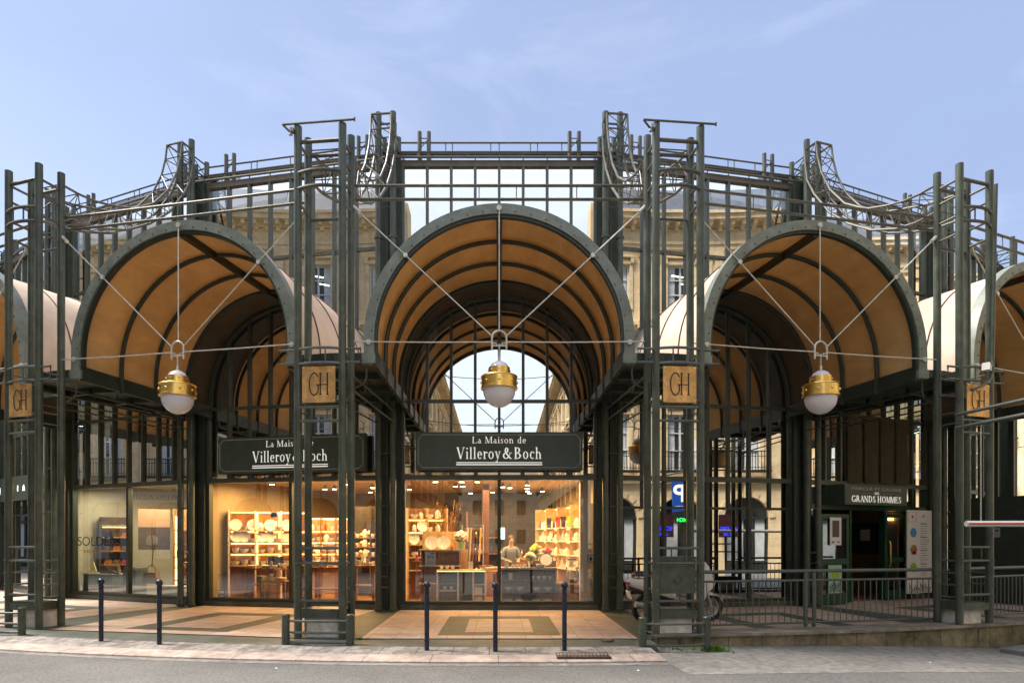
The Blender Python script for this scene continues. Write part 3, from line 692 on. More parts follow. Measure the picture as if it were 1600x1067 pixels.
# cornice, roof strip, parapet rails : once, then copied to every bay
f4 = (RA-GY)*math.tan(AL/2)
cor = MB().bx(-f4-.0, f4+.0, GY-.07, GY+.06, 10.36, 10.50).tube([(-f4-.02, GY-.14, 10.53), (f4+.02, GY-.14, 10.53)], .03, 7)
cor.tube([(-f4+.0, GY-.02, 10.72), (f4, GY-.02, 10.72)], .022, 6)
for i in range(9): cor.tube([(-W+2*W*i/8, GY-.02, 10.5), (-W+2*W*i/8, GY-.02, 10.72)], .016, 5)
cor.bx(-f4+.02, f4-.02, GY+.22, GY+.30, 10.82, 10.87)
c0 = part(cor, 'cornice', 'roof_edge', bayO(0), 0)
strip = part(MB().bx(-f4+.06, f4-.06, GY+.25, GY+.26, 10.5, 10.82), 'roof_light', 'roof_glass', bayO(0), 0, smooth=False)
pr = MB()
for z in (11.13,): pr.tube([(-f4-.03, GY+.3, z), (f4+.03, GY+.3, z)], .022, 6)
for x in (-1.28, -1.12, -.2, 0, .75, .92, 1.5): pr.tube([(x, GY+.3, 10.86), (x, GY+.3, 11.13)], .012, 5)
par = part(pr, 'parapet_rail', 'steel_top', bayO(0), 0)
pps = []
for x in (-1.78, 1.78):
    for d in (-.11, .11):
        pp = MB().tube([(x+d, GY+.16, 10.5), (x+d, GY+.16, 11.3)], .05, 10)
        if d < 0: pp.tube([(x-.11, GY+.16, 11.15), (x+.11, GY+.16, 11.15)], .012, 5).tube([(x-.11, GY+.16, 10.9), (x+.11, GY+.16, 11.15)], .012, 5)
        pps.append(part(pp, 'roof_post', 'steel_top', bayO(0), 0))
# facade column between two bays
col = MB()
for x in (-.17, .17): col.tube([(x, 3.5, .0), (x, 3.5, 11.37)], .072, 14).tube([(x, 4.0, 10.4), (x, 4.0, 11.1)], .06, 10)
for z in (.03, 4.9, 8.5):
    for x in (-.17, .17): col.lathe([(.073, 0), (.097, 0), (.097, .05), (.073, .05)], (x, 3.5, z), 14)
for z in (.55, .8, 1.07, 1.32, 2.4, 3.6, 9.2, 10.1, 11.0): col.tube([(-.17, 3.46, z), (.17, 3.46, z)], .014, 6)
for x in (-.17, .17):
    for z in (10.7, 11.02): col.tube([(x, 3.5, z), (x, 4.0, z)], .02, 6)
    col.tube([(x, 3.5, 11.02), (x, 4.0, 10.7)], .012, 5)
cm = part(col, 'column', 'steel', cornO(.5), .5*AL)
web = MB().bx(-.27, .27, 3.8, 3.94, 0, 10.5).bx(-.03, .03, 3.6, 3.8, 0, 10.5)
web.build('web_plate', 'steel_dark', cm, smooth=False)
for n in range(-4, 5):
    if n: 
        for o in [c0, strip, par]+pps: rep(o, bayO(n), n*AL)
for k in range(-4, 4):
    if k+.5 != .5: rep(cm, cornO(k+.5), (k+.5)*AL)
# roof disc, ceilings, floors and partitions
def disc(r, z, n=72): return MB().prism([(r*math.cos(2*math.pi*i/n), r*math.sin(2*math.pi*i/n)) for i in range(n)], z, z+.12, 'z')
part(disc(23.9, 10.36), 'roof', 'grey_paint', (0, CY, 0), 0, smooth=False)
part(disc(17.3, -.02), 'core_floor', 'interior_dark', (0, CY, 0), 0, smooth=False)
def wedge(y0, y1, z0, z1, g=.03):
    f = lambda y: (RA-y)*math.tan(AL/2)-g
    return MB().prism([(-f(y0), y0), (f(y0), y0), (f(y1), y1), (-f(y1), y1)], z0, z1, 'z')
BD = 10.6
for n in range(-4, 5):
    shop = n in (-1, 0, -2)
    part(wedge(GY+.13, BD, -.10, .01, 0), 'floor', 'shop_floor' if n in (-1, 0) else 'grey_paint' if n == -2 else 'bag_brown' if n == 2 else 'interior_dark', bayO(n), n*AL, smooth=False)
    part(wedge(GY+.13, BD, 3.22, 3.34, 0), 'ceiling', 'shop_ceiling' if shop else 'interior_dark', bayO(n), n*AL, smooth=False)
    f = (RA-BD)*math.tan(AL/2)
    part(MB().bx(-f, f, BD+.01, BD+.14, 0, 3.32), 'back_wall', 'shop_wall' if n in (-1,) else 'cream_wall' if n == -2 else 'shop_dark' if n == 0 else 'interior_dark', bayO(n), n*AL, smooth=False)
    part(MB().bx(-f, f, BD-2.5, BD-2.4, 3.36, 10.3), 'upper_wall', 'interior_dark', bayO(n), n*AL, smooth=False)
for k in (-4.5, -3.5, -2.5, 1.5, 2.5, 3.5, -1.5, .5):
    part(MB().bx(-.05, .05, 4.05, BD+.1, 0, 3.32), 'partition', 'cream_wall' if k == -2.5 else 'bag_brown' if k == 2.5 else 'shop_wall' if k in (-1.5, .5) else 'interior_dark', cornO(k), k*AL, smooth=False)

# ------------------------------------------------------------------ lettering (stroke-built serif letters)
T_, H_ = .15, .05
GL = {
 'L': (.62, [('l', .16, 0, .16, 1, T_), ('l', .05, .02, .58, .02, H_), ('l', .05, .98, .30, .98, H_), ('l', .57, .0, .59, .24, H_)]),
 'M': (.95, [('l', .12, 0, .14, 1, .06), ('l', .15, 1, .45, .02, T_), ('l', .45, .02, .78, 1, .06), ('l', .80, 0, .80, 1, T_), ('l', .02, .02, .24, .02, H_), ('l', .68, .02, .93, .02, H_), ('l', .02, .98, .2, .98, H_), ('l', .75, .98, .93, .98, H_)]),
 'V': (.78, [('l', .12, 1, .40, 0, T_), ('l', .40, 0, .66, 1, .055), ('l', .0, .98, .25, .98, H_), ('l', .55, .98, .78, .98, H_)]),
 'B': (.74, [('l', .17, 0, .17, 1, T_), ('a', .30, .75, .26, .235, -90, 90), ('a', .32, .26, .32, .245, -90, 90), ('l', .05, .02, .32, .02, H_), ('l', .05, .98, .30, .98, H_), ('l', .17, .51, .30, .51, H_)]),
 'G': (.86, [('a', .44, .5, .38, .49, 42, 318), ('l', .72, .06, .72, .42, T_*.9), ('l', .58, .42, .85, .42, H_), ('l', .72, .78, .72, .98, H_)]),
 'R': (.78, [('l', .16, 0, .16, 1, T_), ('a', .30, .74, .27, .24, -90, 90), ('l', .05, .02, .28, .02, H_), ('l', .05, .98, .30, .98, H_), ('l', .16, .5, .30, .5, H_), ('l', .34, .5, .68, .02, T_), ('l', .6, .02, .78, .02, H_)]),
 'A': (.80, [('l', .12, 0, .40, 1, .055), ('l', .38, 1, .66, 0, T_), ('l', .22, .34, .54, .34, H_), ('l', .0, .02, .22, .02, H_), ('l', .54, .02, .80, .02, H_)]),
 'N': (.86, [('l', .13, 0, .13, 1, .06), ('l', .13, .98, .72, .02, T_), ('l', .72, 0, .72, 1, .06), ('l', .02, .02, .25, .02, H_), ('l', .0, .98, .18, .98, H_), ('l', .6, .98, .84, .98, H_)]),
 'D': (.84, [('l', .16, 0, .16, 1, T_), ('a', .30, .5, .44, .48, -90, 90), ('l', .05, .02, .32, .02, H_), ('l', .05, .98, .32, .98, H_)]),
 'S': (.58, [('a', .29, .74, .20, .245, 40, 270), ('a', .28, .255, .22, .245, -140, 90), ('l', .47, .74, .47, .96, H_), ('l', .08, .04, .08, .28, H_)]),
 'H': (.86, [('l', .17, 0, .17, 1, T_), ('l', .69, 0, .69, 1, T_), ('l', .17, .51, .69, .51, H_)]+[('l', x, z, x+.26, z, H_) for x in (.04, .56) for z in (.02, .98)]),
 'O': (.88, [('a', .44, .5, .38, .49, 0, 360)]),
 'E': (.68, [('l', .16, 0, .16, 1, T_), ('l', .05, .02, .6, .02, H_), ('l', .05, .98, .58, .98, H_), ('l', .16, .51, .46, .51, H_), ('l', .6, .0, .62, .24, H_), ('l', .57, .78, .57, 1, H_), ('l', .46, .4, .46, .62, H_)]),
 'a': (.52, [('l', .37, .02, .37, .44, .12), ('a', .25, .44, .13, .2, 0, 150), ('a', .22, .19, .16, .19, 60, 330), ('l', .37, .02, .5, .03, H_)]),
 'i': (.30, [('l', .15, 0, .15, .64, .12), ('l', .04, .02, .27, .02, H_), ('l', .04, .62, .15, .62, H_), ('l', .15, .84, .15, .96, .13)]),
 'l': (.30, [('l', .15, 0, .15, 1.02, .12), ('l', .04, .02, .27, .02, H_), ('l', .04, 1.0, .15, 1.0, H_)]),
 's': (.42, [('a', .21, .48, .13, .165, 40, 270), ('a', .20, .165, .145, .165, -140, 90), ('l', .33, .48, .33, .63, .04), ('l', .06, .03, .06, .18, .04)]),
 'o': (.56, [('a', .28, .32, .23, .325, 0, 360)]),
 'n': (.60, [('l', .15, 0, .15, .64, .12), ('a', .31, .42, .16, .21, 0, 150), ('l', .46, 0, .46, .44, .12), ('l', .04, .02, .26, .02, H_), ('l', .35, .02, .57, .02, H_), ('l', .03, .62, .15, .62, H_)]),
 'd': (.58, [('l', .43, 0, .43, 1.02, .12), ('a', .27, .32, .20, .32, 40, 320), ('l', .33, 1.0, .43, 1.0, H_), ('l', .43, .02, .54, .02, H_)]),
 'e': (.50, [('a', .26, .32, .20, .325, 0, 320), ('l', .08, .36, .46, .36, H_)]),
 'r': (.42, [('l', .15, 0, .15, .64, .12), ('a', .30, .42, .13, .2, 40, 160), ('l', .38, .5, .38, .6, .1), ('l', .04, .02, .28, .02, H_), ('l', .03, .62, .15, .62, H_)]),
 'y': (.54, [('l', .12, .64, .29, .02, .12), ('l', .46, .64, .22, -.24, .05), ('l', .1, -.24, .22, -.24, .1), ('l', .0, .63, .22, .63, H_), ('l', .36, .63, .54, .63, H_)]),
 '&': (.92, [('a', .40, .76, .17, .22, 0, 360), ('a', .34, .27, .27, .26, 100, 330), ('l', .28, .60, .74, .04, .14), ('l', .56, .12, .74, .5, .05), ('l', .64, .52, .88, .52, H_), ('l', .72, .02, .9, .02, H_)]),
 'c': (.48, [('a', .27, .32, .20, .325, 45, 315), ('l', .41, .5, .41, .58, .1)]),
 'h': (.60, [('l', .15, 0, .15, 1.02, .12), ('a', .31, .42, .16, .21, 0, 150), ('l', .46, 0, .46, .44, .12), ('l', .04, .02, .26, .02, H_), ('l', .35, .02, .57, .02, H_), ('l', .03, 1.0, .15, 1.0, H_)]),
 ' ': (.34, []), '~': (.05, []),
}
def serif(mb, text, size, cx, z, y, width=None, bold=1.):
    tot = sum(GL[c][0]+.04 for c in text)*size; sx = (width/tot) if width else 1.; x = cx-tot*sx/2; k = 0
    def rib(p, q, wd):
        nonlocal k
        d = Vector((q[0]-p[0], 0, q[1]-p[1]))
        if d.length < 1e-6: return
        nn = Vector((-d.z, 0, d.x)).normalized()*wd/2; k += 1; yy = y-.0003*(k % 40)
        A = Vector((p[0], yy, p[1])); B = Vector((q[0], yy, q[1])); mb.quad(A-nn, B-nn, B+nn, A+nn)
    for c in text:
        wd, st = GL[c]
        for s_ in st:
            if s_[0] == 'l': rib((x+s_[1]*size*sx, z+s_[2]*size), (x+s_[3]*size*sx, z+s_[4]*size), s_[5]*size*bold)
            else:
                _, ax, az_, rx, rz_, a0, a1 = s_; n = max(6, int(abs(a1-a0)/18)); T0 = T_ if c.isupper() or c == '&' else .12
                for i in range(n):
                    b0 = R(a0+(a1-a0)*i/n); b1 = R(a0+(a1-a0)*(i+1)/n); bm_ = (b0+b1)/2
                    t_ = H_+(T0-H_)*abs(math.cos(bm_))
                    rib((x+(ax+(rx-T0/2*.8)*math.cos(b0))*size*sx, z+(az_+(rz_-.02)*math.sin(b0))*size), (x+(ax+(rx-T0/2*.8)*math.cos(b1))*size*sx, z+(az_+(rz_-.02)*math.sin(b1))*size), t_*size*bold)
        x += (wd+.04)*size*sx
def sans(text, size, m, parent, name='lettering', loc=(0, 0, 0), width=None, flip=False, rot=0, bold=0.):
    cu = bpy.data.curves.new('text', 'FONT'); cu.body = text; cu.size = size; cu.align_x = 'CENTER'; cu.extrude = .002; cu.offset = bold
    o = bpy.data.objects.new('text', cu); C.objects.link(o); dg = bpy.context.evaluated_depsgraph_get()
    me = bpy.data.meshes.new_from_object(o.evaluated_get(dg)); bpy.data.objects.remove(o)
    xs = [v.co.x for v in me.vertices]; wd = max(xs)-min(xs); s = width/wd if width else 1
    for v in me.vertices: v.co = Vector((v.co.x*s*(-1 if flip else 1), -v.co.z, v.co.y))
    if flip: me.flip_normals()
    me.materials.clear(); me.materials.append(M[m]); ob = bpy.data.objects.new(name, me); C.objects.link(ob); ob.parent = parent; ob.location = loc; ob.rotation_euler.z = rot
    return ob
def shopsign():
    t = thing('shop_sign', 'x', 'sign')
    MB().bx(-1.93, 1.93, 0, .13, 3.24, 4.12).build('board', 'sign_green', t, smooth=False).modifiers.new('b', 'BEVEL').width = .01
    b = MB(); c = .10; x0, x1, z0, z1 = -1.87, 1.87, 3.30, 4.06
    pts = [(x0+c, z0), (x1-c, z0), (x1, z0+c), (x1, z1-c), (x1-c, z1), (x0+c, z1), (x0, z1-c), (x0, z0+c)]
    b.tube([(p[0], -.004, p[1]) for p in pts], .011, 5, closed=True); b.build('border', 'sign_line', t)
    l = MB(); serif(l, 'La Maison de', .152, 0, 3.86, -.006, 1.26, .88); serif(l, 'Villeroy~&~Boch', .265, 0, 3.50, -.006, 1.98, .84)
    l.quad((-.99, -.006, 3.405), (.99, -.006, 3.405), (.99, -.006, 3.425), (-.99, -.006, 3.425)); l.quad((-.99, -.006, 3.355), (.99, -.006, 3.355), (.99, -.006, 3.38), (-.99, -.006, 3.38))
    l.build('lettering', 'letter_white', t, smooth=False)
    for x in (-1.62, -1.08, -.54, 0, .54, 1.08, 1.62): MB().bx(x-.035, x+.035, .06, .2, 3.14, 3.24).build('bracket', 'steel_dark', t, smooth=False)
    return t
sg = shopsign(); sg.location = wp(0, 0, GY-.26); sg['label'] = 'dark green shop sign with white serif lettering over the central shop window'; sg['group'] = 'green shop signs'
xa = (loc_(-1, 342, 700, GY-.26)[0]+loc_(-1, 569, 700, GY-.26)[0])/2
dup(sg, wp(-1, xa, GY-.26), -AL, 'dark green shop sign partly hidden behind the pillar left of the central arch')

# ------------------------------------------------------------------ shop interiors
def bay_item(n, x, y, z=0): return wp(n, x, y, z)
# ceiling spots
spot0 = thing('ceiling_spot', 'small warm spotlight on the shop ceiling', 'spotlight', (0, 0, 0), 0, 'ceiling spotlights in the shops')
MB().lathe([(.03, 3.22), (.03, 3.17), (.06, 3.16), (.065, 3.09), (.055, 3.085)], n=12).build('housing', 'zinc', spot0)
MB().lathe([(0, 3.08), (.062, 3.084)], n=12).build('bulb', 'spot', spot0)
sp_ = [(0, -1.6, 5.0), (0, -.95, 5.0), (0, -.55, 5.0), (0, -1.2, 6.4), (0, -1.0, 6.4), (0, .1, 6.6), (0, .3, 6.9), (0, .75, 6.0), (0, .8, 7.2), (0, .85, 8.2), (0, .95, 9.0), (0, -.2, 8.6), (0, 1.3, 8.2), (0, -.9, 9),
       (-1, -1.2, 5.0), (-1, -1.5, 6.5), (-1, -.6, 6.8), (-1, -.3, 6.8), (-1, .7, 5.4), (-1, .95, 6.6), (-1, 1.2, 6.6), (-1, 1.7, 5.2), (-1, 1.6, 7.2), (-1, 1.75, 7.4), (-1, .2, 8.2), (-2, -.8, 6.2), (-2, -.2, 7.0), (-2, .2, 7.0), (-2, 1.2, 7.5), (-2, 1.0, 5.2)]
for i, (n, x, y) in enumerate(sp_):
    if i == 0: spot0.location = wp(n, x, y)
    else: dup(spot0, wp(n, x, y))
def area(n, x, y, z, sx, sy, e, col=(1, .58, .22), parent=None):
    a = bpy.data.lights.new('ceiling_light', 'AREA'); a.shape = 'RECTANGLE'; a.size = sx; a.size_y = sy; a.energy = e; a.color = col
    o = bpy.data.objects.new('ceiling_light', a); C.objects.link(o); o.location = wp(n, x, y, z); o.rotation_euler.z = n*AL
LIT = .52
area(0, -1.0, 5.0, 3.05, 1.7, 1.2, 55*LIT); area(0, 1.0, 5.1, 3.05, 1.7, 1.2, 62*LIT); area(0, .1, 7.2, 3.05, 2.2, 1.6, 90*LIT); area(0, 0, 9.4, 3.05, 1.4, .8, 22*LIT)
area(-1, -1.0, 4.75, 3.05, 1.8, 1.0, 62*LIT); area(-1, 1.0, 5.0, 3.05, 1.8, 1.0, 55*LIT); area(-1, .2, 6.8, 3.05, 2.4, 1.4, 100*LIT)
area(-2, -1.0, 4.5, 3.05, 1.8, .8, 26*LIT, (1, .86, .62)); area(-2, .8, 4.6, 3.05, 1.6, .8, 34*LIT, (1, .75, .45)); area(-2, .6, 6.6, 3.05, 2.2, 2.0, 40*LIT, (1, .8, .5))

def crate(mb, x0, x1, y0, y1, z0, z1): return mb.bx(x0, x1, y0, y1, z0, z1)
# --- generic small wares
def ware(name, prof, m, label, cat, group=None, n=18):
    o = MB().lathe(prof, n=n).build(name, m); tag(o, label, cat, group); return o
P_PLATE = [(0, .012), (.07, .01), (.13, .026), (.131, .022), (.075, 0), (0, 0)]
P_BOWL = [(0, .012), (.035, .012), (.075, .05), (.09, .085), (.094, .085), (.08, .045), (.04, 0), (0, 0)]
P_CUP = [(0, .01), (.03, .01), (.042, .05), (.045, .085), (.049, .085), (.045, .04), (.03, 0), (0, 0)]
P_VASE = [(0, 0), (.06, 0), (.075, .05), (.06, .14), (.05, .2), (.075, .26), (.07, .26), (.045, .2), (0, .05)]
P_BOTTLE = [(0, 0), (.04, 0), (.042, .16), (.03, .2), (.014, .23), (.014, .3), (0, .3)]
P_JAR = [(0, 0), (.05, 0), (.06, .06), (.055, .12), (.035, .14), (.02, .16), (0, .17)]
PROTO = {}
def put(kind, prof, m, pos, label, cat, group, rx=0, s=1., rz=0):
    key = (kind, m)
    if key not in PROTO: o = PROTO[key] = MB().lathe(prof, n=18).build(kind, m)
    else: o = PROTO[key].copy(); C.objects.link(o)
    o.location = pos; o.rotation_euler = (rx, 0, rz); o.scale = (s, s, s); tag(o, label, cat, group); return o

def shelf_unit(name, label, n, x, y, rz, wd, hts, depth=.34, back='shop_wall', mshelf='wood_pale', uprights=3, zt=2.3, side='wood'):
    t = thing(name, label, 'shelf', wp(n, x, y), n*AL+rz)
    MB().bx(-wd/2, wd/2, depth, depth+.03, 0, zt).build('back_panel', back, t, smooth=False)
    for i in range(uprights):
        xx = -wd/2+wd*i/(uprights-1); MB().bx(xx-.02, xx+.02, 0.01, depth, 0, zt).build('side_panel', side, t, smooth=False)
    for z in hts: MB().bx(-wd/2+.02, wd/2-.02, 0, depth-.005, z-.018, z+.012).build('shelf', mshelf, t, smooth=False)
    return t
def fill(n, x, y, rz, wd, z, kinds, step=.2, jitter=.02, yo=.16, where='', k0=0):
    c, s_ = math.cos(rz), math.sin(rz); xx = -wd/2+step*.6; i = k0
    while xx < wd/2-.08:
        kd = kinds[i % len(kinds)]; i += 1; jx = xx+random.uniform(-jitter, jitter); jy = yo+random.uniform(-.03, .03)
        pos = wp(n, x+jx*c-jy*s_, y+jx*s_+jy*c, z+.013); base = n*AL+rz
        if kd == 'plate': put('plate', P_PLATE, 'porcelain', (pos[0], pos[1], pos[2]+.14), 'white plate standing on edge on the %s' % where, 'plate', 'plates on the %s' % where, rx=R(78), rz=base, s=1.2)
        elif kd == 'bowl': put('bowl', P_BOWL, 'porcelain', pos, 'small white bowl on the %s' % where, 'bowl', 'bowls on the %s' % where, s=random.uniform(1.1, 1.35))
        elif kd == 'cup': put('cup', P_CUP, 'porcelain', pos, 'white cup on the %s' % where, 'cup', 'cups on the %s' % where, s=1.35)
        elif kd == 'jar': put('jar', P_JAR, 'porcelain', pos, 'white lidded jar on the %s' % where, 'jar', 'jars on the %s' % where, s=random.uniform(1.1, 1.5))
        elif kd == 'gold': put('jar', P_JAR, 'gold', pos, 'gold coloured jar on the %s' % where, 'jar', 'gold jars on the %s' % where, s=random.uniform(.8, 1.3))
        elif kd in ('bottle_r', 'bottle_y', 'bottle_d', 'bottle_g'):
            mm, cn = {'r': ('red', 'red'), 'y': ('yellow', 'yellow'), 'd': ('navy', 'dark'), 'g': ('green_bright', 'green')}[kd[-1]]
            put('bottle', P_BOTTLE, mm, pos, '%s bottle on the %s' % (cn, where), 'bottle', '%s bottles on the %s' % (cn, where), s=random.uniform(.7, .95))
        elif kd == 'stack':
            for q in range(3): put('bowl', P_BOWL, 'porcelain', (pos[0], pos[1], pos[2]+.03*q), 'white bowl in a stack on the %s' % where, 'bowl', 'stacked bowls on the %s' % where)
        xx += step
def boxt(name, m, n, x, y, z, d, label, cat, group=None, rz=0):
    key = (name, m, d)
    if key not in PROTO:
        o = PROTO[key] = MB().bx(-d[0]/2, d[0]/2, -d[1]/2, d[1]/2, 0, d[2]).build(name, m, smooth=False); bb = o.modifiers.new('b', 'BEVEL'); bb.width = .006; bb.segments = 2
    else: o = PROTO[key].copy(); C.objects.link(o)
    o.location = wp(n, x, y, z); o.rotation_euler.z = n*AL+rz; tag(o, label, cat, group); return o
def table(n, x, y, wd, dp, h, label, m='wood', top='wood', rz=0, shelf=None):
    t = thing('table', label, 'table', wp(n, x, y), n*AL+rz)
    MB().bx(-wd/2, wd/2, -dp/2, dp/2, h-.05, h).build('tabletop', top, t, smooth=False)
    for sx in (-1, 1):
        for sy in (-1, 1): MB().bx(sx*(wd/2-.05)-.035, sx*(wd/2-.05)+.035, sy*(dp/2-.05)-.035, sy*(dp/2-.05)+.035, 0, h-.05).build('leg', m, t, smooth=False)
    if shelf: MB().bx(-wd/2+.05, wd/2-.05, -dp/2+.05, dp/2-.05, shelf-.02, shelf).build('shelf', top, t, smooth=False)
    return t
def flowers(n, x, y, z, mf, mv, label, s=1., red=False):
    t = thing('flower_vase', label, 'flowers', wp(n, x, y, z)); t.scale = (s, s, s)
    MB().lathe([(0, 0), (.05, 0), (.07, .16), (.065, .16), (.05, .02)], n=14).build('vase', mv, t)
    st = MB(); fl = MB()
    for i in range(26):
        a = random.uniform(0, 6.28); r = random.uniform(0, .15); h = .28+.1*(1-r/.15)+random.uniform(-.03, .02)
        p = (r*math.cos(a), r*math.sin(a), h); st.tube([(r*.2*math.cos(a), r*.2*math.sin(a), .12), p], .005, 4)
        fl.lathe([(0, -.03), (.035, -.018), (.048, .0), (.035, .028), (0, .034)], p, 7, Matrix.Rotation(random.uniform(-.6, .6), 3, 'X'))
    for i in range(14):
        a = random.uniform(0, 6.28); st.quad((.04*math.cos(a), .04*math.sin(a), .15), (.12*math.cos(a+.2), .12*math.sin(a+.2), .2), (.17*math.cos(a), .17*math.sin(a), .23), (.12*math.cos(a-.2), .12*math.sin(a-.2), .21))
    st.build('stems', 'leaf', t); fl.build('blooms', mf, t); return t

# ---- central shop (bay 0)
X0 = lambda px, D: (px-780)/1000*D
# left display: pale shelf cabinet
t = thing('display_cabinet', 'pale wood display cabinet with open shelf at the left of the central shop', 'cabinet', wp(0, -1.45, 5.2))
MB().bx(-.55, .62, .36, .40, 0, 1.85).build('back_panel', 'wood_pale', t, smooth=False)
for x in (-.55, .42): MB().bx(x, x+.03, 0, .355, 0, 1.36).build('side_panel', 'wood', t, smooth=False)
for z in (1.36, .95, .5): MB().bx(-.6, .47, -.02, .355, z, z+.03).build('shelf', 'zinc', t, smooth=False)
MB().bx(-.518, .41, .33, .355, .55, 1.3).build('inner_panel', 'wood', t, smooth=False)
for i, px in enumerate((-.28, .02)): put('plate', P_PLATE, 'porcelain', wp(0, -1.45+px, 5.3, 1.39+.17), 'large white plate standing on the display cabinet in the central shop', 'plate', 'large plates on the display cabinet', rx=R(80), s=1.35)
flowers(0, -.98, 5.32, 1.39, 'flower_white', 'green_bright', 'white hydrangea bouquet in green vase on the display cabinet', 1.15)
put('vase', P_VASE, 'copper_wall', wp(0, -.82, 5.35, 1.39), 'brown clay pot beside the white bouquet', 'vase', None, s=.8)
put('jar', P_JAR, 'orange', wp(0, -1.2, 5.22, 1.39), 'orange jar beside the large plates', 'jar', None, s=.9)
t = thing('dry_branches', 'tall dry branches with leaves in the central shop', 'plant', wp(0, -1.4, 5.75))
MB().lathe([(0, 0), (.14, 0), (.17, .9), (.15, .9), (.12, .02)], n=16).build('pot', 'shop_dark', t)
br = MB(); lf = MB()
for i in range(26):
    a = random.uniform(0, 6.28); r = random.uniform(.15, .5); h = random.uniform(2.0, 2.75); p = [(0, 0, .8), (r*.3*math.cos(a), r*.3*math.sin(a), 1.5), (r*math.cos(a), r*math.sin(a), h)]
    br.tube(p, [.008, .006, .003], 4)
    for j in range(10):
        q = Vector(p[1]).lerp(Vector(p[2]), random.random()); d = Vector((random.uniform(-1, 1), random.uniform(-1, 1), random.uniform(-.5, 1))).normalized()*.06; e = d.cross(Vector((.3, .5, .8))).normalized()*.018
        lf.quad(q, q+d*.5+e, q+d, q+d*.5-e)
br.build('stems', 'wood', t); lf.build('leaves', 'leaf_dry', t, smooth=False)
t = shelf_unit('side_shelves', 'narrow lit shelves against the left wall of the central shop', 0, -1.95, 6.4, .35, 1.1, (.8, 1.15, 1.5, 1.85, 2.2), back='wood', mshelf='wood_pale', uprights=3, zt=2.5, side='wood_pale')
for z in (1.82, 2.17): MB().bx(-.5, .5, .28, .32, z-.01, z+.01).build('light_strip', 'glow', t, smooth=False)
for z, kk in ((1.15, ['stack', 'jar']), (1.5, ['plate', 'bowl', 'jar']), (1.85, ['jar', 'plate', 'cup']), (2.2, ['bowl', 'jar'])): fill(0, -1.95, 6.4, .35, 1.0, z, kk, .22, yo=.1, where='narrow left shelves of the central shop')
# white desk
t = thing('counter', 'white counter with warmly lit top at the left of the central shop', 'counter', wp(0, -.95, 5.05))
MB().bx(-.62, .62, -.22, .3, .84, .88).build('top', 'wood_pale', t, smooth=False)
MB().bx(-.62, .62, .24, .28, 0.02, .84).build('back_panel', 'grey_paint', t, smooth=False)
for x in (-.62, -.1, .28, .58): MB().bx(x, x+.04, -.2, .24, .02, .84).build('side_panel', 'white_paint', t, smooth=False)
for z in (.25, .5): MB().bx(.325, .575, -.19, .23, z, z+.025).build('shelf', 'white_paint', t, smooth=False)
MB().bx(-.56, -.12, -.18, .2, .35, .37).build('shelf', 'white_paint', t, smooth=False)
MB().bx(-.6, .6, -.225, -.222, .845, .855).build('light_strip', 'glow', t, smooth=False)
for i, (x, z) in enumerate(((-.42, .38), (-.25, .38), (-.5, .9), (-.36, .9), (-.22, .9))): put('cup', P_CUP, 'porcelain', wp(0, -.95+x, 4.98, z), 'white cup on the white counter', 'cup', 'cups on the white counter')
boxt('box', 'white_paint', 0, -.52, 5.0, .275, (.2, .25, .18), 'white box on a shelf of the white counter', 'box', 'white boxes in the counter')
boxt('box', 'white_paint', 0, -.52, 5.0, .03, (.2, .25, .19), 'white box at the bottom of the white counter', 'box', 'white boxes in the counter')
boxt('price_card', 'paper', 0, -.72, 4.95, .885, (.12, .02, .2), 'white price card on the white counter', 'card')
boxt('price_card', 'paper', 0, -.38, 4.9, .885, (.1, .02, .12), 'small white card at the right end of the white counter', 'card')
put('vase', P_VASE, 'pink', wp(0, -2.05, 4.8, 1.1), 'pink peony head on a thin stand at the far left of the central shop', 'flower', None, s=.6)
tag(MB().lathe([(0, 0), (.13, 0), (.13, .02), (.015, .03), (.015, 1.08), (.12, 1.085), (.12, 1.1), (0, 1.1)], n=16).build('plant_stand', 'wood'), 'thin round plant stand at the far left of the central shop', 'stand').location = wp(0, -2.05, 4.8, .01)
# poster on glass
t = thing('price_poster', 'white sale poster stuck inside the central shop window', 'poster', wp(0, X0(674, 15.3), GY+.03))
MB().bx(-.12, .12, 0, .004, 1.02, 1.35).build('sheet', 'paper', t, smooth=False)
sans('50%', .12, 'ink', t, loc=(0, -.004, 1.2), width=.15)
MB().bx(-.09, .09, -.003, -.001, 1.08, 1.09).bx(-.07, .07, -.003, -.001, 1.12, 1.128).bx(.0, .1, -.003, -.001, 1.31, 1.335).build('print', 'ink', t, smooth=False)
# background of central shop : dark displays with hanging things, screen
shelf_unit('display_shelf', 'dark shelving with hanging metal wares at the back of the central shop', 0, -.75, 8.6, 0, 1.5, (.6, 1.2, 1.7), back='shop_dark', mshelf='wood', zt=2.5, uprights=4)
for z in (.6, 1.2, 1.7): fill(0, -.75, 8.6, 0, 1.4, z, ['gold', 'cup', 'gold', 'bottle_d'], .16, where='dark shelving at the back')
t = thing('red_column', 'dark copper clad column in the middle of the central shop', 'column', wp(0, -.38, 7.2)); MB().bx(-.09, .09, -.09, .09, 0, 3.2).build('shaft', 'copper_wall', t, smooth=False)
MB().bx(-.2, .2, -.16, .16, 0, .9).build('base', 'wood', t, smooth=False)
t = thing('hanging_rack', 'rack of hanging towels and aprons left of the copper column', 'rack', wp(0, -.75, 7.0)); MB().tube([(-.3, 0, 0), (-.3, 0, 2.05), (.3, 0, 2.05), (.3, 0, 0)], .015, 6).build('frame', 'zinc', t)
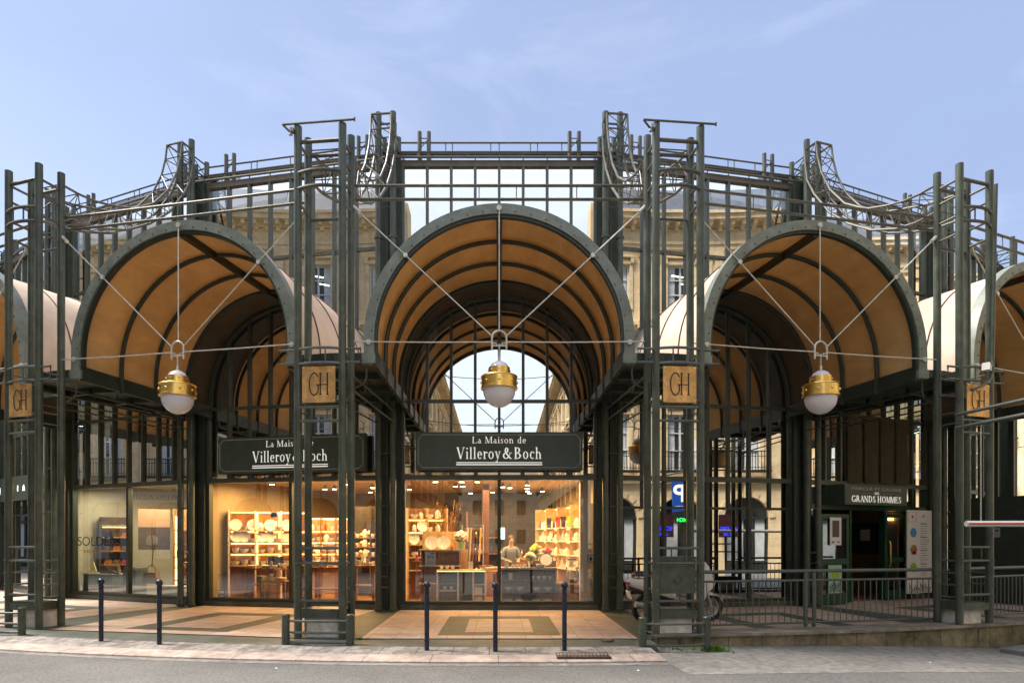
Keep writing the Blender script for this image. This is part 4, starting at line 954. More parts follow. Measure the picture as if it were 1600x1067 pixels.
for i, m_ in enumerate(('shop_dark', 'poster_orange', 'shop_wall', 'copper_wall', 'shop_dark', 'wood_pale')): MB().box((-.24+.09*i, 0, 1.5), (.05, .3, .95), ry=.06).build('cloth', m_, t, smooth=False)
t = thing('screen', 'bright bluish screen on the back wall of the central shop', 'screen', wp(0, -.02, 9.5)); MB().bx(-.23, .23, 0, .04, 1.62, 2.05).build('housing', 'frame_dark', t, smooth=False); MB().bx(-.2, .2, -.003, -.001, 1.65, 2.02).build('display', 'screen', t, smooth=False)
t = thing('back_counter', 'dark counter across the back of the central shop', 'counter', wp(0, .2, 9.0)); MB().bx(-1, 1.0, 0, .5, 0, 1.0).build('body', 'wood', t, smooth=False); MB().bx(-1.03, 1.03, -.03, .53, 1.0, 1.04).build('top', 'wood_pale', t, smooth=False)
for i in range(7): put('bottle', P_BOTTLE, ('gold', 'navy', 'red')[i % 3], wp(0, -.6+.22*i, 9.2, 1.04), '%s bottle on the back counter of the central shop' % ('gold', 'dark', 'red')[i % 3], 'bottle', '%s bottles on the back counter' % ('gold', 'dark', 'red')[i % 3])
table(0, -.25, 6.3, .5, .9, .8, 'narrow dark table in the middle aisle of the central shop')
for i in range(5): put('bowl', P_BOWL, 'porcelain', wp(0, -.42+.08*i, 6.0+.17*i, .8), 'white bowl on the narrow aisle table', 'bowl', 'bowls on the aisle table')
# right glass-front cabinet
t = thing('glass_cabinet', 'low dark cabinet of white bowls and cups in the right half of the central shop', 'cabinet', wp(0, X0(826, 15.9), 4.75))
MB().bx(-.68, .68, .46, .5, .02, .9).build('back_panel', 'wood', t, smooth=False); MB().bx(-.7, .7, -.02, .5, .9, .945).build('top', 'zinc', t, smooth=False)
for x in (-.68, .66): MB().bx(x, x+.025, 0, .46, .02, .9).build('side_panel', 'grey_paint', t, smooth=False)
MB().bx(.02, .04, .02, .45, .02, .9).build('divider', 'shop_dark', t, smooth=False)
for z in (.02, .32, .62):
    for a, b in ((-.655, .015), (.045, .655)): MB().bx(a, b, .01, .45, z, z+.018).build('shelf', 'case_glass' if z > .1 else 'zinc', t, smooth=False)
for z in (.04, .34): 
    for x in (-.5, -.22, .2, .48): put('bowl', P_BOWL, 'porcelain', wp(0, X0(826, 15.9)+x, 4.95, z), 'wide white bowl inside the low dark cabinet', 'bowl', 'bowls inside the low dark cabinet', s=1.25)
for x in (.12, .26, .4, .54): put('cup', P_CUP, 'porcelain', wp(0, X0(826, 15.9)+x, 4.93, .64), 'white cup on the upper shelf inside the low dark cabinet', 'cup', 'cups inside the low dark cabinet', s=1.1)
boxt('price_card', 'paper', 0, X0(826, 15.9)-.45, 4.82, .64, (.1, .02, .17), 'white price card inside the low dark cabinet', 'card')
cx = X0(826, 15.9)
boxt('price_card', 'paper', 0, cx-.55, 4.85, .945, (.11, .02, .18), 'white price card on top of the low dark cabinet', 'card')
for i in range(4): put('cup', P_CUP, 'porcelain', wp(0, cx-.38+.1*i, 4.95, .945), 'white espresso cup on top of the low dark cabinet', 'cup', 'espresso cups on the low dark cabinet', s=.9)
for i in range(3): put('cup', P_CUP, 'porcelain_blue', wp(0, cx+.08+.1*i, 4.88, .945), 'blue cup on top of the low dark cabinet', 'cup', 'blue cups on the low dark cabinet', s=.9)
flowers(0, cx+.06, 5.1, .95, 'flower_cream', 'porcelain', 'cream hydrangea bouquet on the low dark cabinet', .95)
flowers(0, cx+.22, 5.35, 1.12, 'flower_yellow', 'mint', 'yellow bouquet in mint vase behind the low dark cabinet', 1.0)
flowers(0, cx+.5, 5.35, 1.10, 'flower_red', 'porcelain', 'red bouquet behind the low dark cabinet', .8)
boxt('plinth_box', 'wood', 0, cx+.35, 5.38, 0, (.75, .3, 1.1), 'wooden plinth carrying the yellow and red bouquets', 'plinth')
pl = put('plate', P_PLATE, 'porcelain_blue', wp(0, cx+.46, 5.16, 1.12), 'round plate with blue rim standing on the low dark cabinet', 'plate', None, rx=R(76), s=1.35); q_ = MB().lathe([(0, .026), (.085, .024), (.112, .030), (.0, .027)], n=24).build('plate_centre', 'porcelain', pl)
for q in range(4): put('plate', P_PLATE, 'porcelain', wp(0, cx+.3, 4.9, .946+.02*q), 'white plate in a stack on the low dark cabinet', 'plate', 'stacked plates on the low dark cabinet')
# right wall of lit shelves
wallx, rzw = 1.86, R(-90)+.26
t = shelf_unit('wall_shelves', 'brightly lit shelves of glass and dishes along the right wall of the central shop', 0, wallx-.25, 6.75, rzw, 3.9, (.85, 1.22, 1.59, 1.96), depth=.34, back='wood_pale', mshelf='white_paint', uprights=5, zt=2.55, side='wood_pale')
for z in (1.19, 1.56, 1.93, 2.52): MB().bx(-1.9, 1.9, .29, .33, z-.01, z+.01).build('light_strip', 'glow', t, smooth=False)
for z, kk in ((.85, ['stack', 'bowl', 'plate']), (1.22, ['bowl', 'stack', 'cup', 'jar']), (1.59, ['plate', 'bowl', 'jar', 'stack']), (1.96, ['jar', 'bottle_d', 'jar', 'cup', 'jar', 'bottle_g'])):
    fill(0, wallx-.25, 6.75, rzw, 3.7, z, kk, .2, yo=.12, where='lit right wall shelves', k0=int(z*10))
for px, m_, lb in ((868, 'red', 'red glass vase'), (893, 'green_bright', 'bright green glass vase'), (850, 'navy', 'dark blue glass vase'), (881, 'purple', 'dark purple glass vase')):
    y = {868: 6.5, 893: 5.6, 850: 7.2, 881: 6.1}[px]
    put('tumbler', [(0, 0), (.05, 0), (.075, .28), (.07, .28), (.045, .02)], m_, wp(0, 1.86-.27*(y-5.6), y, 1.973), '%s on the top lit shelf of the central shop' % lb, 'vase', None)
# orange base with cloche and plates
t = thing('display_plinth', 'orange wood display plinth at the right end of the central shop', 'plinth', wp(0, X0(889, 15.9), 4.9)); MB().bx(-.3, .34, -.2, .35, .02, .52).build('body', 'copper_wall' if False else 'wood', t, smooth=False); MB().bx(-.32, .36, -.22, .37, .52, .56).build('top', 'wood_pale', t, smooth=False)
px_ = X0(889, 15.9)
for q in range(5): put('plate', P_PLATE, ('porcelain', 'porcelain_blue')[q % 2], wp(0, px_+.08, 4.9, .56+.018*q), '%s plate in the stack on the display plinth' % ('white', 'blue')[q % 2], 'plate', '%s plates on the display plinth' % ('white', 'blue')[q % 2], s=1.2)
tag(MB().lathe([(.17, 0), (.17, .2), (.13, .29), (0, .32)], n=24).build('glass_dome', 'case_glass'), 'glass dome over stacked plates on the display plinth', 'glass dome').location = wp(0, px_+.08, 4.9, .56+.1)
tag(MB().lathe([(0, 0), (.1, 0), (.1, .02), (.02, .03), (.02, .1), (.16, .12), (.16, .14), (0, .14)], n=24).build('cake_stand', 'porcelain'), 'white cake stand on top of the display plinth', 'cake stand').location = wp(0, px_+.08, 4.9, .985)
tag(MB().lathe([(0, 0), (.1, .0), (.14, .02), (.14, .03), (0, .03)], n=24).build('platter', 'porcelain_blue'), 'blue platter on the white cake stand', 'platter').location = wp(0, px_+.08, 4.9, 1.127)
# white pier with stickers
t = thing('window_pier', 'white painted pier inside the right edge of the central shop window', 'pier', wp(0, 2.1, 4.45)); MB().bx(-.13, .13, 0, .2, 0, 3.2).build('shaft', 'white_paint', t, smooth=False)
def sticker(n, px, py, w_, h, m, label, y=GY+.01, mk=None):
    x, z = loc_(n, px, py, y); t = thing('sticker', label, 'sticker', wp(n, x, y), n*AL); MB().bx(-w_/2, w_/2, 0, .003, z-h/2, z+h/2).build('sheet', m, t, smooth=False)
    if mk: mk(t, x, z)
    return t
def mk_t(t, x, z): MB().lathe([(0, 0), (.028, 0), (.018, .03), (0, .06)], (0, -.006, z-.03), 8, Matrix.Diagonal((1, .1, 1))).build('mark', 'ink', t)
sticker(0, 923, 872, .16, .18, 'sticker_blue', 'blue framed sticker with a dark flame on the right edge of the central shop window', mk=lambda t, x, z: (MB().bx(-.06, .06, -.004, -.001, z-.07, z+.07).build('sheet_inner', 'paper', t, smooth=False), MB().prism([(-.03, z-.05), (.03, z-.05), (.035, z), (0, z+.055), (-.035, z)], -.008, -.006, 'y').build('mark', 'ink', t, smooth=False)))
sticker(0, 925, 915, .11, .14, 'sky_blue', 'small plain blue sticker low on the right edge of the central shop window')
sticker(0, 921, 936, .16, .1, 'paper', 'white notice at the lower right corner of the central shop window')
sticker(-1, 346, 929, .2, .24, 'sticker_blue', 'blue sticker at the lower left corner of the left shop window', mk=lambda t, x, z: MB().bx(-.07, .07, -.004, -.001, z+.03, z+.1).bx(-.05, .08, -.004, -.001, z-.07, z-.0).build('print', 'paper', t, smooth=False))
sticker(-1, 428, 804, .16, .12, 'sky_blue', 'small blue sticker high on the left shop window')

# ---- second shop (bay -1)
sA = shelf_unit('wall_shelves', 'glowing shelves with plates and platters on the left of the second shop', -1, -1.37, 5.12, .56, 1.95, (.95, 1.27, 1.56, 1.87), depth=.3, back='wood', uprights=4, zt=2.4, side='white_paint')
for z in (1.24, 1.53, 1.84, 2.36): MB().bx(-.93, .93, .24, .28, z-.012, z+.012).build('light_strip', 'glow', sA, smooth=False)
for x in (-.28, .28): MB().bx(x-.015, x+.015, .24, .29, .97, 2.35).build('light_strip', 'glow', sA, smooth=False)
for z, kk in ((1.87, ['plate', 'bowl', 'plate', 'jar']), (1.56, ['plate', 'plate', 'bowl']), (1.27, ['stack', 'bowl', 'cup', 'bowl']), (.95, ['bowl', 'stack', 'cup'])): fill(-1, -1.37, 5.12, .56, 1.85, z, kk, .21, yo=.1, where='glowing left shelves of the second shop')
for i, (dx, z) in enumerate(((-.35, 1.885), (.12, 1.885), (-.1, 1.575), (.45, 1.575))):
    boxt('framed_card', 'paper', -1, -1.40+dx*.85, 5.17+dx*.53, z, (.2, .02, .24), 'white framed card leaning on the glowing left shelves of the second shop', 'card', 'leaning cards on the glowing shelves', rz=.56)
sB = shelf_unit('wall_shelves', 'amber lit cube shelves in the middle of the second shop', -1, -.85, 7.5, .38, 1.3, (.9, 1.22, 1.56, 1.9), back='wood_pale', uprights=4, zt=2.3, side='wood')
for z in (1.19, 1.53, 1.87, 2.26): MB().bx(-.6, .6, .26, .3, z-.012, z+.012).build('light_strip', 'glow', sB, smooth=False)
for z, kk in ((1.9, ['jar', 'stack', 'bottle_r', 'cup']), (1.56, ['bowl', 'stack', 'jar']), (1.22, ['stack', 'plate', 'bowl']), (.9, ['bowl', 'jar'])): fill(-1, -.85, 7.5, .38, 1.2, z, kk, .2, yo=.08, where='amber cube shelves of the second shop')
for x, y, wd, dp, h, lb, sh in ((-1.1, 4.55, 1.0, .4, .92, 'dark table in front of the glowing shelves of the second shop', .5), (-.55, 4.2, .8, .35, .62, 'low dark wooden table nearest the second shop window', .15), (-.1, 5.9, 1.0, .7, .9, 'wooden table in the middle of the second shop', None), (.55, 4.8, .9, .6, .95, 'wooden table seen through the left pillar', .4), (1.5, 4.8, .8, .6, 1.0, 'wooden table at the right end of the second shop', .5)):
    table(-1, x, y, wd, dp, h, lb, shelf=sh)
random.seed(11)
for (tx, ty, h, k) in ((-1.1, 4.55, .92, 5), (-.1, 5.9, .9, 5), (.55, 4.8, .95, 4), (1.5, 4.8, 1.0, 4), (-.55, 4.2, .62, 3)):
    nm = {-1.1: 'dark table', -.1: 'middle table', .55: 'table behind the pillar', 1.5: 'right end table', -.55: 'low front table'}[tx]
    for i in range(k):
        x = tx-.4+.22*i*(.7 if k == 4 and tx > 1 else 1); y = ty+random.uniform(-.15, .15); r_ = random.random()
        if r_ < .3: boxt('box', 'grey_paint', -1, x, y, h, (.2, .16, .12), 'grey gift box on the %s of the second shop' % nm, 'box', 'grey boxes on the %s' % nm, rz=random.uniform(-.3, .3))
        elif r_ < .6:
            for q in range(3): put('plate', P_PLATE, 'porcelain', wp(-1, x, y, h+.02*q), 'white plate in a stack on the %s of the second shop' % nm, 'plate', 'stacked plates on the %s' % nm)
        elif r_ < .8: put('bowl', P_BOWL, 'porcelain', wp(-1, x, y, h), 'white bowl on the %s of the second shop' % nm, 'bowl', 'bowls on the %s' % nm, s=1.3)
        else: put('vase', P_VASE, 'porcelain', wp(-1, x, y, h), 'white vase on the %s of the second shop' % nm, 'vase', 'vases on the %s' % nm)
        if i % 2: boxt('price_card', 'paper', -1, x+.08, y-.2, h, (.09, .015, .17), 'white price card on the %s of the second shop' % nm, 'card', 'price cards on the %s' % nm)
tag(MB().bx(-.2, .2, -.01, .01, 0, .28).build('framed_print', 'navy', smooth=False), 'dark blue box standing on the dark table of the second shop', 'box').location = wp(-1, -.85, 4.62, .92)
# right part of second shop : dark rack of gold glassware
sC = shelf_unit('glass_rack', 'dark rack of golden glassware at the right of the second shop', -1, .75, 6.9, .2, 1.2, (.9, 1.15, 1.42, 1.68), back='shop_dark', mshelf='wood', uprights=3, zt=2.6, side='shop_dark')
for z in (.9, 1.15, 1.42, 1.68): fill(-1, .75, 6.9, .2, 1.1, z, ['gold', 'cup', 'gold', 'jar'], .11, yo=.1, where='dark rack of the second shop')
# person bending behind the cabinet

# ------------------------------------------------------------------ person (skin-modifier body) behind the low cabinet
def skin_obj(name, V, E, Rr, m, parent=None, sub=2, root=0):
    me = bpy.data.meshes.new(name); me.from_pydata(V, E, []); o = bpy.data.objects.new(name, me); C.objects.link(o)
    o.modifiers.new('s', 'SKIN'); sl_ = me.skin_vertices[0].data
    for i, r in enumerate(Rr): sl_[i].radius = (r, r) if not isinstance(r, tuple) else r
    sl_[root].use_root = True
    ss = o.modifiers.new('u', 'SUBSURF'); ss.levels = sub; ss.render_levels = sub
    dg = bpy.context.evaluated_depsgraph_get(); m2 = bpy.data.meshes.new_from_object(o.evaluated_get(dg)); bpy.data.objects.remove(o)
    m2.materials.clear(); m2.materials.append(M[m]); m2.polygons.foreach_set('use_smooth', [True]*len(m2.polygons))
    ob = bpy.data.objects.new(name, m2); C.objects.link(ob)
    if parent: ob.parent = parent
    return ob
def person(loc, rz):
    V = []; E = []; Q = []
    def j(p, r, par=None):
        V.append(p); Q.append(r)
        if par is not None: E.append((par, len(V)-1))
        return len(V)-1
    pel = j((0, 0, .95), (.15, .11)); wa = j((0, -.01, 1.08), (.125, .095), pel); ch = j((0, -.03, 1.28), (.15, .105), wa); up = j((0, -.05, 1.40), (.10, .08), ch)
    nk = j((0, -.07, 1.48), .05, up); hd0 = j((0, -.09, 1.55), (.068, .078), nk); hd1 = j((0, -.09, 1.64), (.075, .09), hd0); j((0, -.085, 1.70), (.055, .07), hd1)
    for s in (-1, 1):
        sh = j((s*.17, -.04, 1.38), .055, up); el = j((s*.24, -.06, 1.12), .042, sh); wr = j((s*.14, -.28, 1.09), .028, el); pm = j((s*.11, -.35, 1.08), (.035, .018), wr)
        for f in range(4):
            a = j((s*(.11+.022*(f-1.5)), -.40, 1.075), .0095, pm); j((s*(.11+.022*(f-1.5)), -.43+.006*abs(f-1.5), 1.055), .008, a)
        a = j((s*.075, -.35, 1.07), .0105, pm); j((s*.06, -.385, 1.06), .009, a)
        hp = j((s*.09, 0, .88), .09, pel); kn = j((s*.10, -.02, .48), .055, hp); an = j((s*.10, .01, .09), .038, kn); j((s*.11, -.12, .04), (.04, .028), an)
    t = thing('person', 'person in grey blue top behind the low cabinet, looking down at both hands', 'person', loc, rz)
    b = skin_obj('body', V, E, Q, 'skin', t)
    # face
    f = MB()
    for s in (-1, 1): f.lathe([(0, .008), (.008, .004), (.01, 0)], (s*.028, -.172, 1.63), 8, Matrix.Rotation(R(90), 3, 'X'))
    f.bx(-.02, .02, -.176, -.168, 1.565, 1.572); f.build('eyes_and_mouth', 'ink', b)
    MB().lathe([(0, .03), (.011, .012), (.014, 0)], (0, -.172, 1.595), 8, Matrix.Rotation(R(90), 3, 'X')).build('nose', 'skin', b)
    MB().lathe([(.092*math.sin(a), .1*math.cos(a)) for a in [math.pi*i/10*.62 for i in range(11)]], (0, -.068, 1.655), 18).build('hair', 'hair', t)
    V2 = []; E2 = []; Q2 = []
    def k(p, r, par=None):
        V2.append(p); Q2.append(r)
        if par is not None: E2.append((par, len(V2)-1))
        return len(V2)-1
    a = k((0, 0, .92), (.175, .13)); b_ = k((0, -.01, 1.08), (.145, .112), a); c_ = k((0, -.03, 1.28), (.168, .122), b_); d_ = k((0, -.05, 1.40), (.11, .09), c_)
    for s in (-1, 1): e_ = k((s*.175, -.04, 1.385), .067, d_); f_ = k((s*.245, -.06, 1.13), .055, e_); k((s*.17, -.22, 1.1), .045, f_)
    skin_obj('shirt', V2, E2, Q2, 'shirt_grey', t)
    V3 = [(0, 0, .93)]; E3 = []; Q3 = [(.16, .12)]
    for s in (-1, 1):
        V3 += [(s*.09, 0, .86), (s*.10, -.02, .48), (s*.10, .01, .1)]; i = len(V3); E3 += [(0, i-3), (i-3, i-2), (i-2, i-1)]; Q3 += [.1, .07, .06]
    skin_obj('trousers', V3, E3, Q3, 'trouser', t)
    return t
person(wp(0, X0(798, 16.2), 5.75), .25)

# ------------------------------------------------------------------ sale boutique (bay -2)
def z2(py): return loc_(-2, 150, py, GY+1)[1]
t = shelf_unit('bag_shelves', 'dark shelves with coloured bags and shoes in the sale shop', -2, -1.88, 4.85, .9, .75, (.9, 1.3, 1.7, 2.05), back='poster_dark', mshelf='wood_pale', uprights=2, zt=2.3, side='poster_dark')
MB().bx(-.33, .33, .2, .26, 1.99, 2.01).build('light_strip', 'glow', t, smooth=False)
cols = ['yellow', 'orange', 'red', 'navy', 'bag_brown', 'green_bright', 'poster_dark', 'pink']
names = {'yellow': 'yellow', 'orange': 'orange', 'red': 'red', 'navy': 'dark blue', 'bag_brown': 'brown', 'green_bright': 'green', 'poster_dark': 'black', 'pink': 'pink'}
def handbag(n, x, y, z, m, label, s=1., rz=0, group=None):
    t = thing('handbag', label, 'bag', wp(n, x, y, z), n*AL+rz, group); t.scale = (s, s, s)
    MB().prism([(-.13, 0), (.13, 0), (.145, .05), (.11, .19), (-.11, .19), (-.145, .05)], -.05, .05, 'y').build('pouch', m, t, smooth=False)
    MB().tube([(-.08, 0, .18), (-.08, 0, .26), (-.04, 0, .31), (.04, 0, .31), (.08, 0, .26), (.08, 0, .18)], .009, 6).build('handle', m, t)
    return t
i = 0
for z in (.91, 1.31, 1.71):
    for x in (-.22, -.0, .22):
        m_ = cols[(i*3+int(z*10)) % 8]; i += 1
        handbag(-2, -1.97+x*.62, 4.97+x*.78, z, m_, '%s handbag on the %s shelf of the sale shop' % (names[m_], {.91: 'lowest', 1.31: 'middle', 1.71: 'upper'}[z]), .72, group=names[m_]+' handbags on the shelves', rz=.9)
t = thing('display_box', 'long low grey display box in the sale shop window', 'plinth', wp(-2, -1.55, 4.1), -2*AL); MB().bx(-.6, .6, 0, .45, .02, .66).build('body', 'grey_paint', t, smooth=False); MB().bx(-.62, .62, -.02, .47, .66, .69).build('top', 'cream_wall', t, smooth=False)
handbag(-2, -1.5, 4.3, .69, 'poster_dark', 'black handbag on the grey display box', 1.2); handbag(-2, -1.2, 4.35, .69, 'bag_brown', 'brown handbag on the grey display box', 1.1, .3)
tag(MB().prism([(-.1, 0), (.1, .0), (.1, .03), (.0, .32), (-.03, .32)], -.02, .02, 'y').build('easel_card', 'flower_cream', smooth=False), 'cream card on an easel at the left of the grey display box', 'card').location = wp(-2, -1.95, 4.25, .69)
MBq = MB()
t = thing('shoe', 'pointed black shoe on the grey display box', 'shoe', wp(-2, -1.02, 4.2, .69), -2*AL+.4); MB().prism([(-.13, .0), (.13, 0), (.14, .03), (.04, .06), (-.06, .1), (-.13, .1)], -.04, .04, 'y').build('upper', 'poster_dark', t, smooth=False); MB().bx(-.13, -.11, -.015, .015, -.0, .05).build('heel', 'gold', t)
# window lettering
t = thing('window_lettering', 'black sale lettering with small gold words on the left shop window', 'lettering', wp(-2, 0, GY-.012), -2*AL)
xa, za = loc_(-2, 122, 852, GY); xb, zb_ = loc_(-2, 178, 852, GY)
sans('SOLDES', .36, 'ink', t, 'words', ((xa+xb)/2, 0, za), width=(xb-xa), bold=-.003)
xa, za = loc_(-2, 132, 862, GY); xb, zb_ = loc_(-2, 176, 862, GY)
sans('HORS PRIX', .13, 'gold', t, 'words', ((xa+xb)/2, 0, za-.02), width=(xb-xa))
# right half of the boutique
t = thing('framed_poster', 'orange and dark framed poster hanging in the right half of the sale shop', 'poster', wp(-2, -.35, 4.95), -2*AL+.85); MB().bx(-.42, .38, 0, .03, 2.0, 2.5).build('upper_print', 'poster_orange', t, smooth=False); MB().bx(-.42, .38, 0, .03, 1.35, 1.985).build('lower_print', 'poster_dark', t, smooth=False)
e = MB()
e.lathe([(0, 0), (.14, 0), (.15, .003), (0, .004)], (-.08, -.006, 1.62), 20, Matrix.Rotation(R(90), 3, 'X')); e.prism([(-.24, 1.5), (-.16, 1.62), (-.16, 1.75), (0, 1.75), (0, 1.62), (.1, 1.5)], -.01, -.012, 'y')
e.build('bag_print', 'ink_grey', t, smooth=False)
t = shelf_unit('lit_shelves', 'warm lit narrow shelves at the right end of the sale shop', -2, .55, 5.2, .8, .6, (.5, .85, 1.15, 1.5, 1.9), back='wood_pale', mshelf='wood_pale', uprights=2, zt=2.5, side='wood_pale')
MB().bx(-.27, -.24, .29, .33, .3, 2.3).build('light_strip', 'glow', t, smooth=False)
for z in (.85, 1.15): fill(-2, .55, 5.2, .8, .55, z, ['bottle_d', 'bottle_r', 'gold'], .12, yo=.12, where='warm lit shelves of the sale shop')
handbag(-2, .28, 4.35, .45, 'wood_pale', 'tan handbag hanging from a strap in the sale shop window', 1.6, .2)
tag(MB().tube([(0, 0, 0), (.04, .0, .5), (-.02, 0, 1.0)], .014, 6).build('strap', 'bag_brown'), 'long brown strap above the tan handbag', 'strap').location = wp(-2, .28, 4.36, .9)
boxt('display_block', 'cream_wall', -2, 1.35, 4.3, 0.02, (.9, .35, .4), 'low white display block at the right end of the sale shop', 'plinth')
boxt('display_block', 'grey_paint', -2, -.45, 4.4, 0.02, (.5, .35, .85), 'tall grey display block in the middle of the sale shop window', 'plinth')

# far-left shop lettering
t = thing('lit_lettering', 'white lit shop letters on a dark band at the far left edge', 'sign', wp(-3, 0, GY-.2), -3*AL)
x_a = loc_(-3, 40, 762, GY-.2)[0]; zz = loc_(-3, 20, 766, GY-.2)[1]
MB().bx(x_a-2.2, x_a+.55, 0, .1, zz-.32, zz+.42).build('band', 'sign_green', t, smooth=False)
for i, ch in enumerate('AIMOJ'):
    xx = loc_(-3, 37-9.3*i, 762, GY-.2)[0]
    if i == 2: continue
    sans(ch, .25, 'white_lit', t, 'letter', (xx, -.004, zz-.04))

# ------------------------------------------------------------------ entrance (bay 2)
E2o, E2r = bayO(2), 2*AL
def ex(px, y=GY): return loc_(2, px, 850, y)[0]
def ez(px, py, y=GY): return loc_(2, px, py, y)[1]
fr = MB()
ztop = ez(1350, 797)
fr.bx(-W-.05, W+.05, GY-.06, GY+.08, ztop, ztop+.12)
for px in (1275, 1326, 1379, 1417, 1457):
    x = ex(px); fr.bx(x-.04, x+.04, GY-.06, GY+.08, 0, ztop)
x0, x1 = ex(1318), ex(1417)
for i, x in enumerate(XB): 
    if not x0-.1 < x < x1+.1: fr.bx(x-.035, x+.035, GY-.06, GY+.08, ztop+.12, ZT)
door_o = part(fr, 'entrance_frame', 'door_green', E2o, E2r, smooth=False)
part(pane(-W, x0, ztop+.1, ZT), 'pane', 'mirror_glass', E2o, E2r, door_o); part(pane(x1, W, ztop+.1, ZT), 'pane', 'mirror_glass', E2o, E2r, door_o); part(pane(-W, ex(1275), 0.1, ztop), 'pane', 'mirror_glass', E2o, E2r, door_o)
part(pane(ex(1417), W, 0.1, ztop), 'pane', 'mirror_glass', E2o, E2r, door_o)
part(MB().bx(-W-.1, ex(1275), GY-.12, GY+.12, 0, .12).bx(ex(1417), W+.1, GY-.12, GY+.12, 0, .12), 'plinth', 'steel', E2o, E2r, smooth=False)
# door leaves
def leaf(px0, px1, y, parent, nm='door'):
    a, b = ex(px0, y), ex(px1, y); zt = ez((px0+px1)/2, 803, y); f = MB()
    f.bx(a, a+.09, y-.03, y+.03, .03, zt).bx(b-.09, b, y-.03, y+.03, .03, zt).bx(a+.09, b-.09, y-.03, y+.03, .03, .28).bx(a+.09, b-.09, y-.03, y+.03, zt-.1, zt).bx(a+.09, b-.09, y-.03, y+.03, 1.02, 1.16)
    d = part(f, nm, 'door_green', E2o, E2r, smooth=False)
    part(MB().quad((a+.09, y, .28), (b-.09, y, .28), (b-.09, y, zt-.1), (a+.09, y, zt-.1)), 'pane', 'mid_glass', E2o, E2r, d); return a, b, zt, d
a, b, zt, d1 = leaf(1280, 1325, GY-.35, None); c, d, zt2, d2 = leaf(1381, 1416, GY-.06, None)
MB().tube([(c+.14, GY-.12, .9), (c+.14, GY-.15, 1.0), (c+.14, GY-.15, 1.5), (c+.14, GY-.12, 1.6)], .016, 6).build('handle', 'brass', d2)
e = thing('door_poster', 'white framed notice on the open left door of the entrance', 'poster', wp(2, (a+b)/2+.02, GY-.39), E2r)
za, zb_ = ez(1301, 851), ez(1301, 809)
MB().bx(-.2, .2, 0, .012, za, zb_).build('frame', 'paper', e, smooth=False); MB().bx(-.12, .12, -.004, -.001, za+.2, zb_-.08).build('picture', 'poster_dark', e, smooth=False); MB().bx(-.14, -.05, -.004, -.001, za+.05, za+.1).bx(.05, .14, -.004, -.001, za+.06, za+.1).build('print', 'ink_grey', e, smooth=False)
e = thing('door_poster', 'mint green poster with a round fruit picture on the lower open left door', 'poster', wp(2, (a+b)/2, GY-.385), E2r)
MB().bx(-.24, .24, 0, .006, .3, 1.0).build('sheet', 'mint', e, smooth=False); MB().lathe([(0, .002), (.13, .002), (.13, 0)], (0, -.002, .78), 24, Matrix.Rotation(R(90), 3, 'X')).build('disc', 'green_bright', e)
def scribble(mb, x0, x1, z0, z1, y, k=12, w_=.012):
    for i in range(k):
        x = x0+(x1-x0)*(i+.5)/k; h = random.uniform(.4, 1)*(z1-z0); mb.tube([(x-.03, y, z0), (x+.02, y, z0+h*.5), (x-.015, y, z0+h)], w_*.7, 4); mb.tube([(x-.03, y-.001, z0+h*.6), (x+.04, y-.001, z0+h*.8)], w_*.6, 4)
s_ = MB(); scribble(s_, -.2, .2, .33, .6, -.004, 7); s_.build('drawing', 'ink', e)
# entrance sign
xs0, xs1 = ex(1320, GY-.5), ex(1417, GY-.5); zs0, zs1 = ez(1368, 789, GY-.5), ez(1368, 758, GY-.5)
t = thing('entrance_sign', 'dark sign of the market gallery above the open green doors', 'sign', wp(2, (xs0+xs1)/2, GY-.5), E2r); hw = (xs1-xs0)/2
MB().bx(-hw, hw, 0, .5, zs0, zs1).build('box', 'sign_green', t, smooth=False)
H = zs1-zs0
sans('MARCHÉ ET GALERIE', .11, 'ink_pale', t, loc=(0, -.003, zs1-.27*H), width=hw*1.6); l = MB(); serif(l, 'DES', .06, 0, zs0+.53*H, -.005, .16, 1.3); serif(l, 'GRANDS HOMMES', .16, 0, zs0+.14*H, -.005, hw*1.6, 1.1)
l.build('lettering', 'letter_white', t, smooth=False); MB().bx(-hw*.75, -.16, -.004, -.001, zs0+.58*H, zs0+.595*H).bx(.16, hw*.75, -.004, -.001, zs0+.58*H, zs0+.595*H).build('lines', 'ink_grey', t, smooth=False)
# louvres
v = MB(); vz0, vz1 = ez(1368, 757, GY-.05), ez(1368, 652, GY-.05)
for i in range(4):
    a_ = x0+(x1-x0)*i/4+.05; b_ = x0+(x1-x0)*(i+1)/4-.05; z = vz0+.03
    while z < vz1: v.box(((a_+b_)/2, GY-.08, z), (b_-a_, .09, .008), rx=.7); z += .055
lv = part(v, 'louvre', 'louvre', E2o, E2r, smooth=False)
part(MB().bx(x0, x1, GY-.03, GY-.02, vz0, vz1), 'backing', 'interior_dark', E2o, E2r, lv, smooth=False)
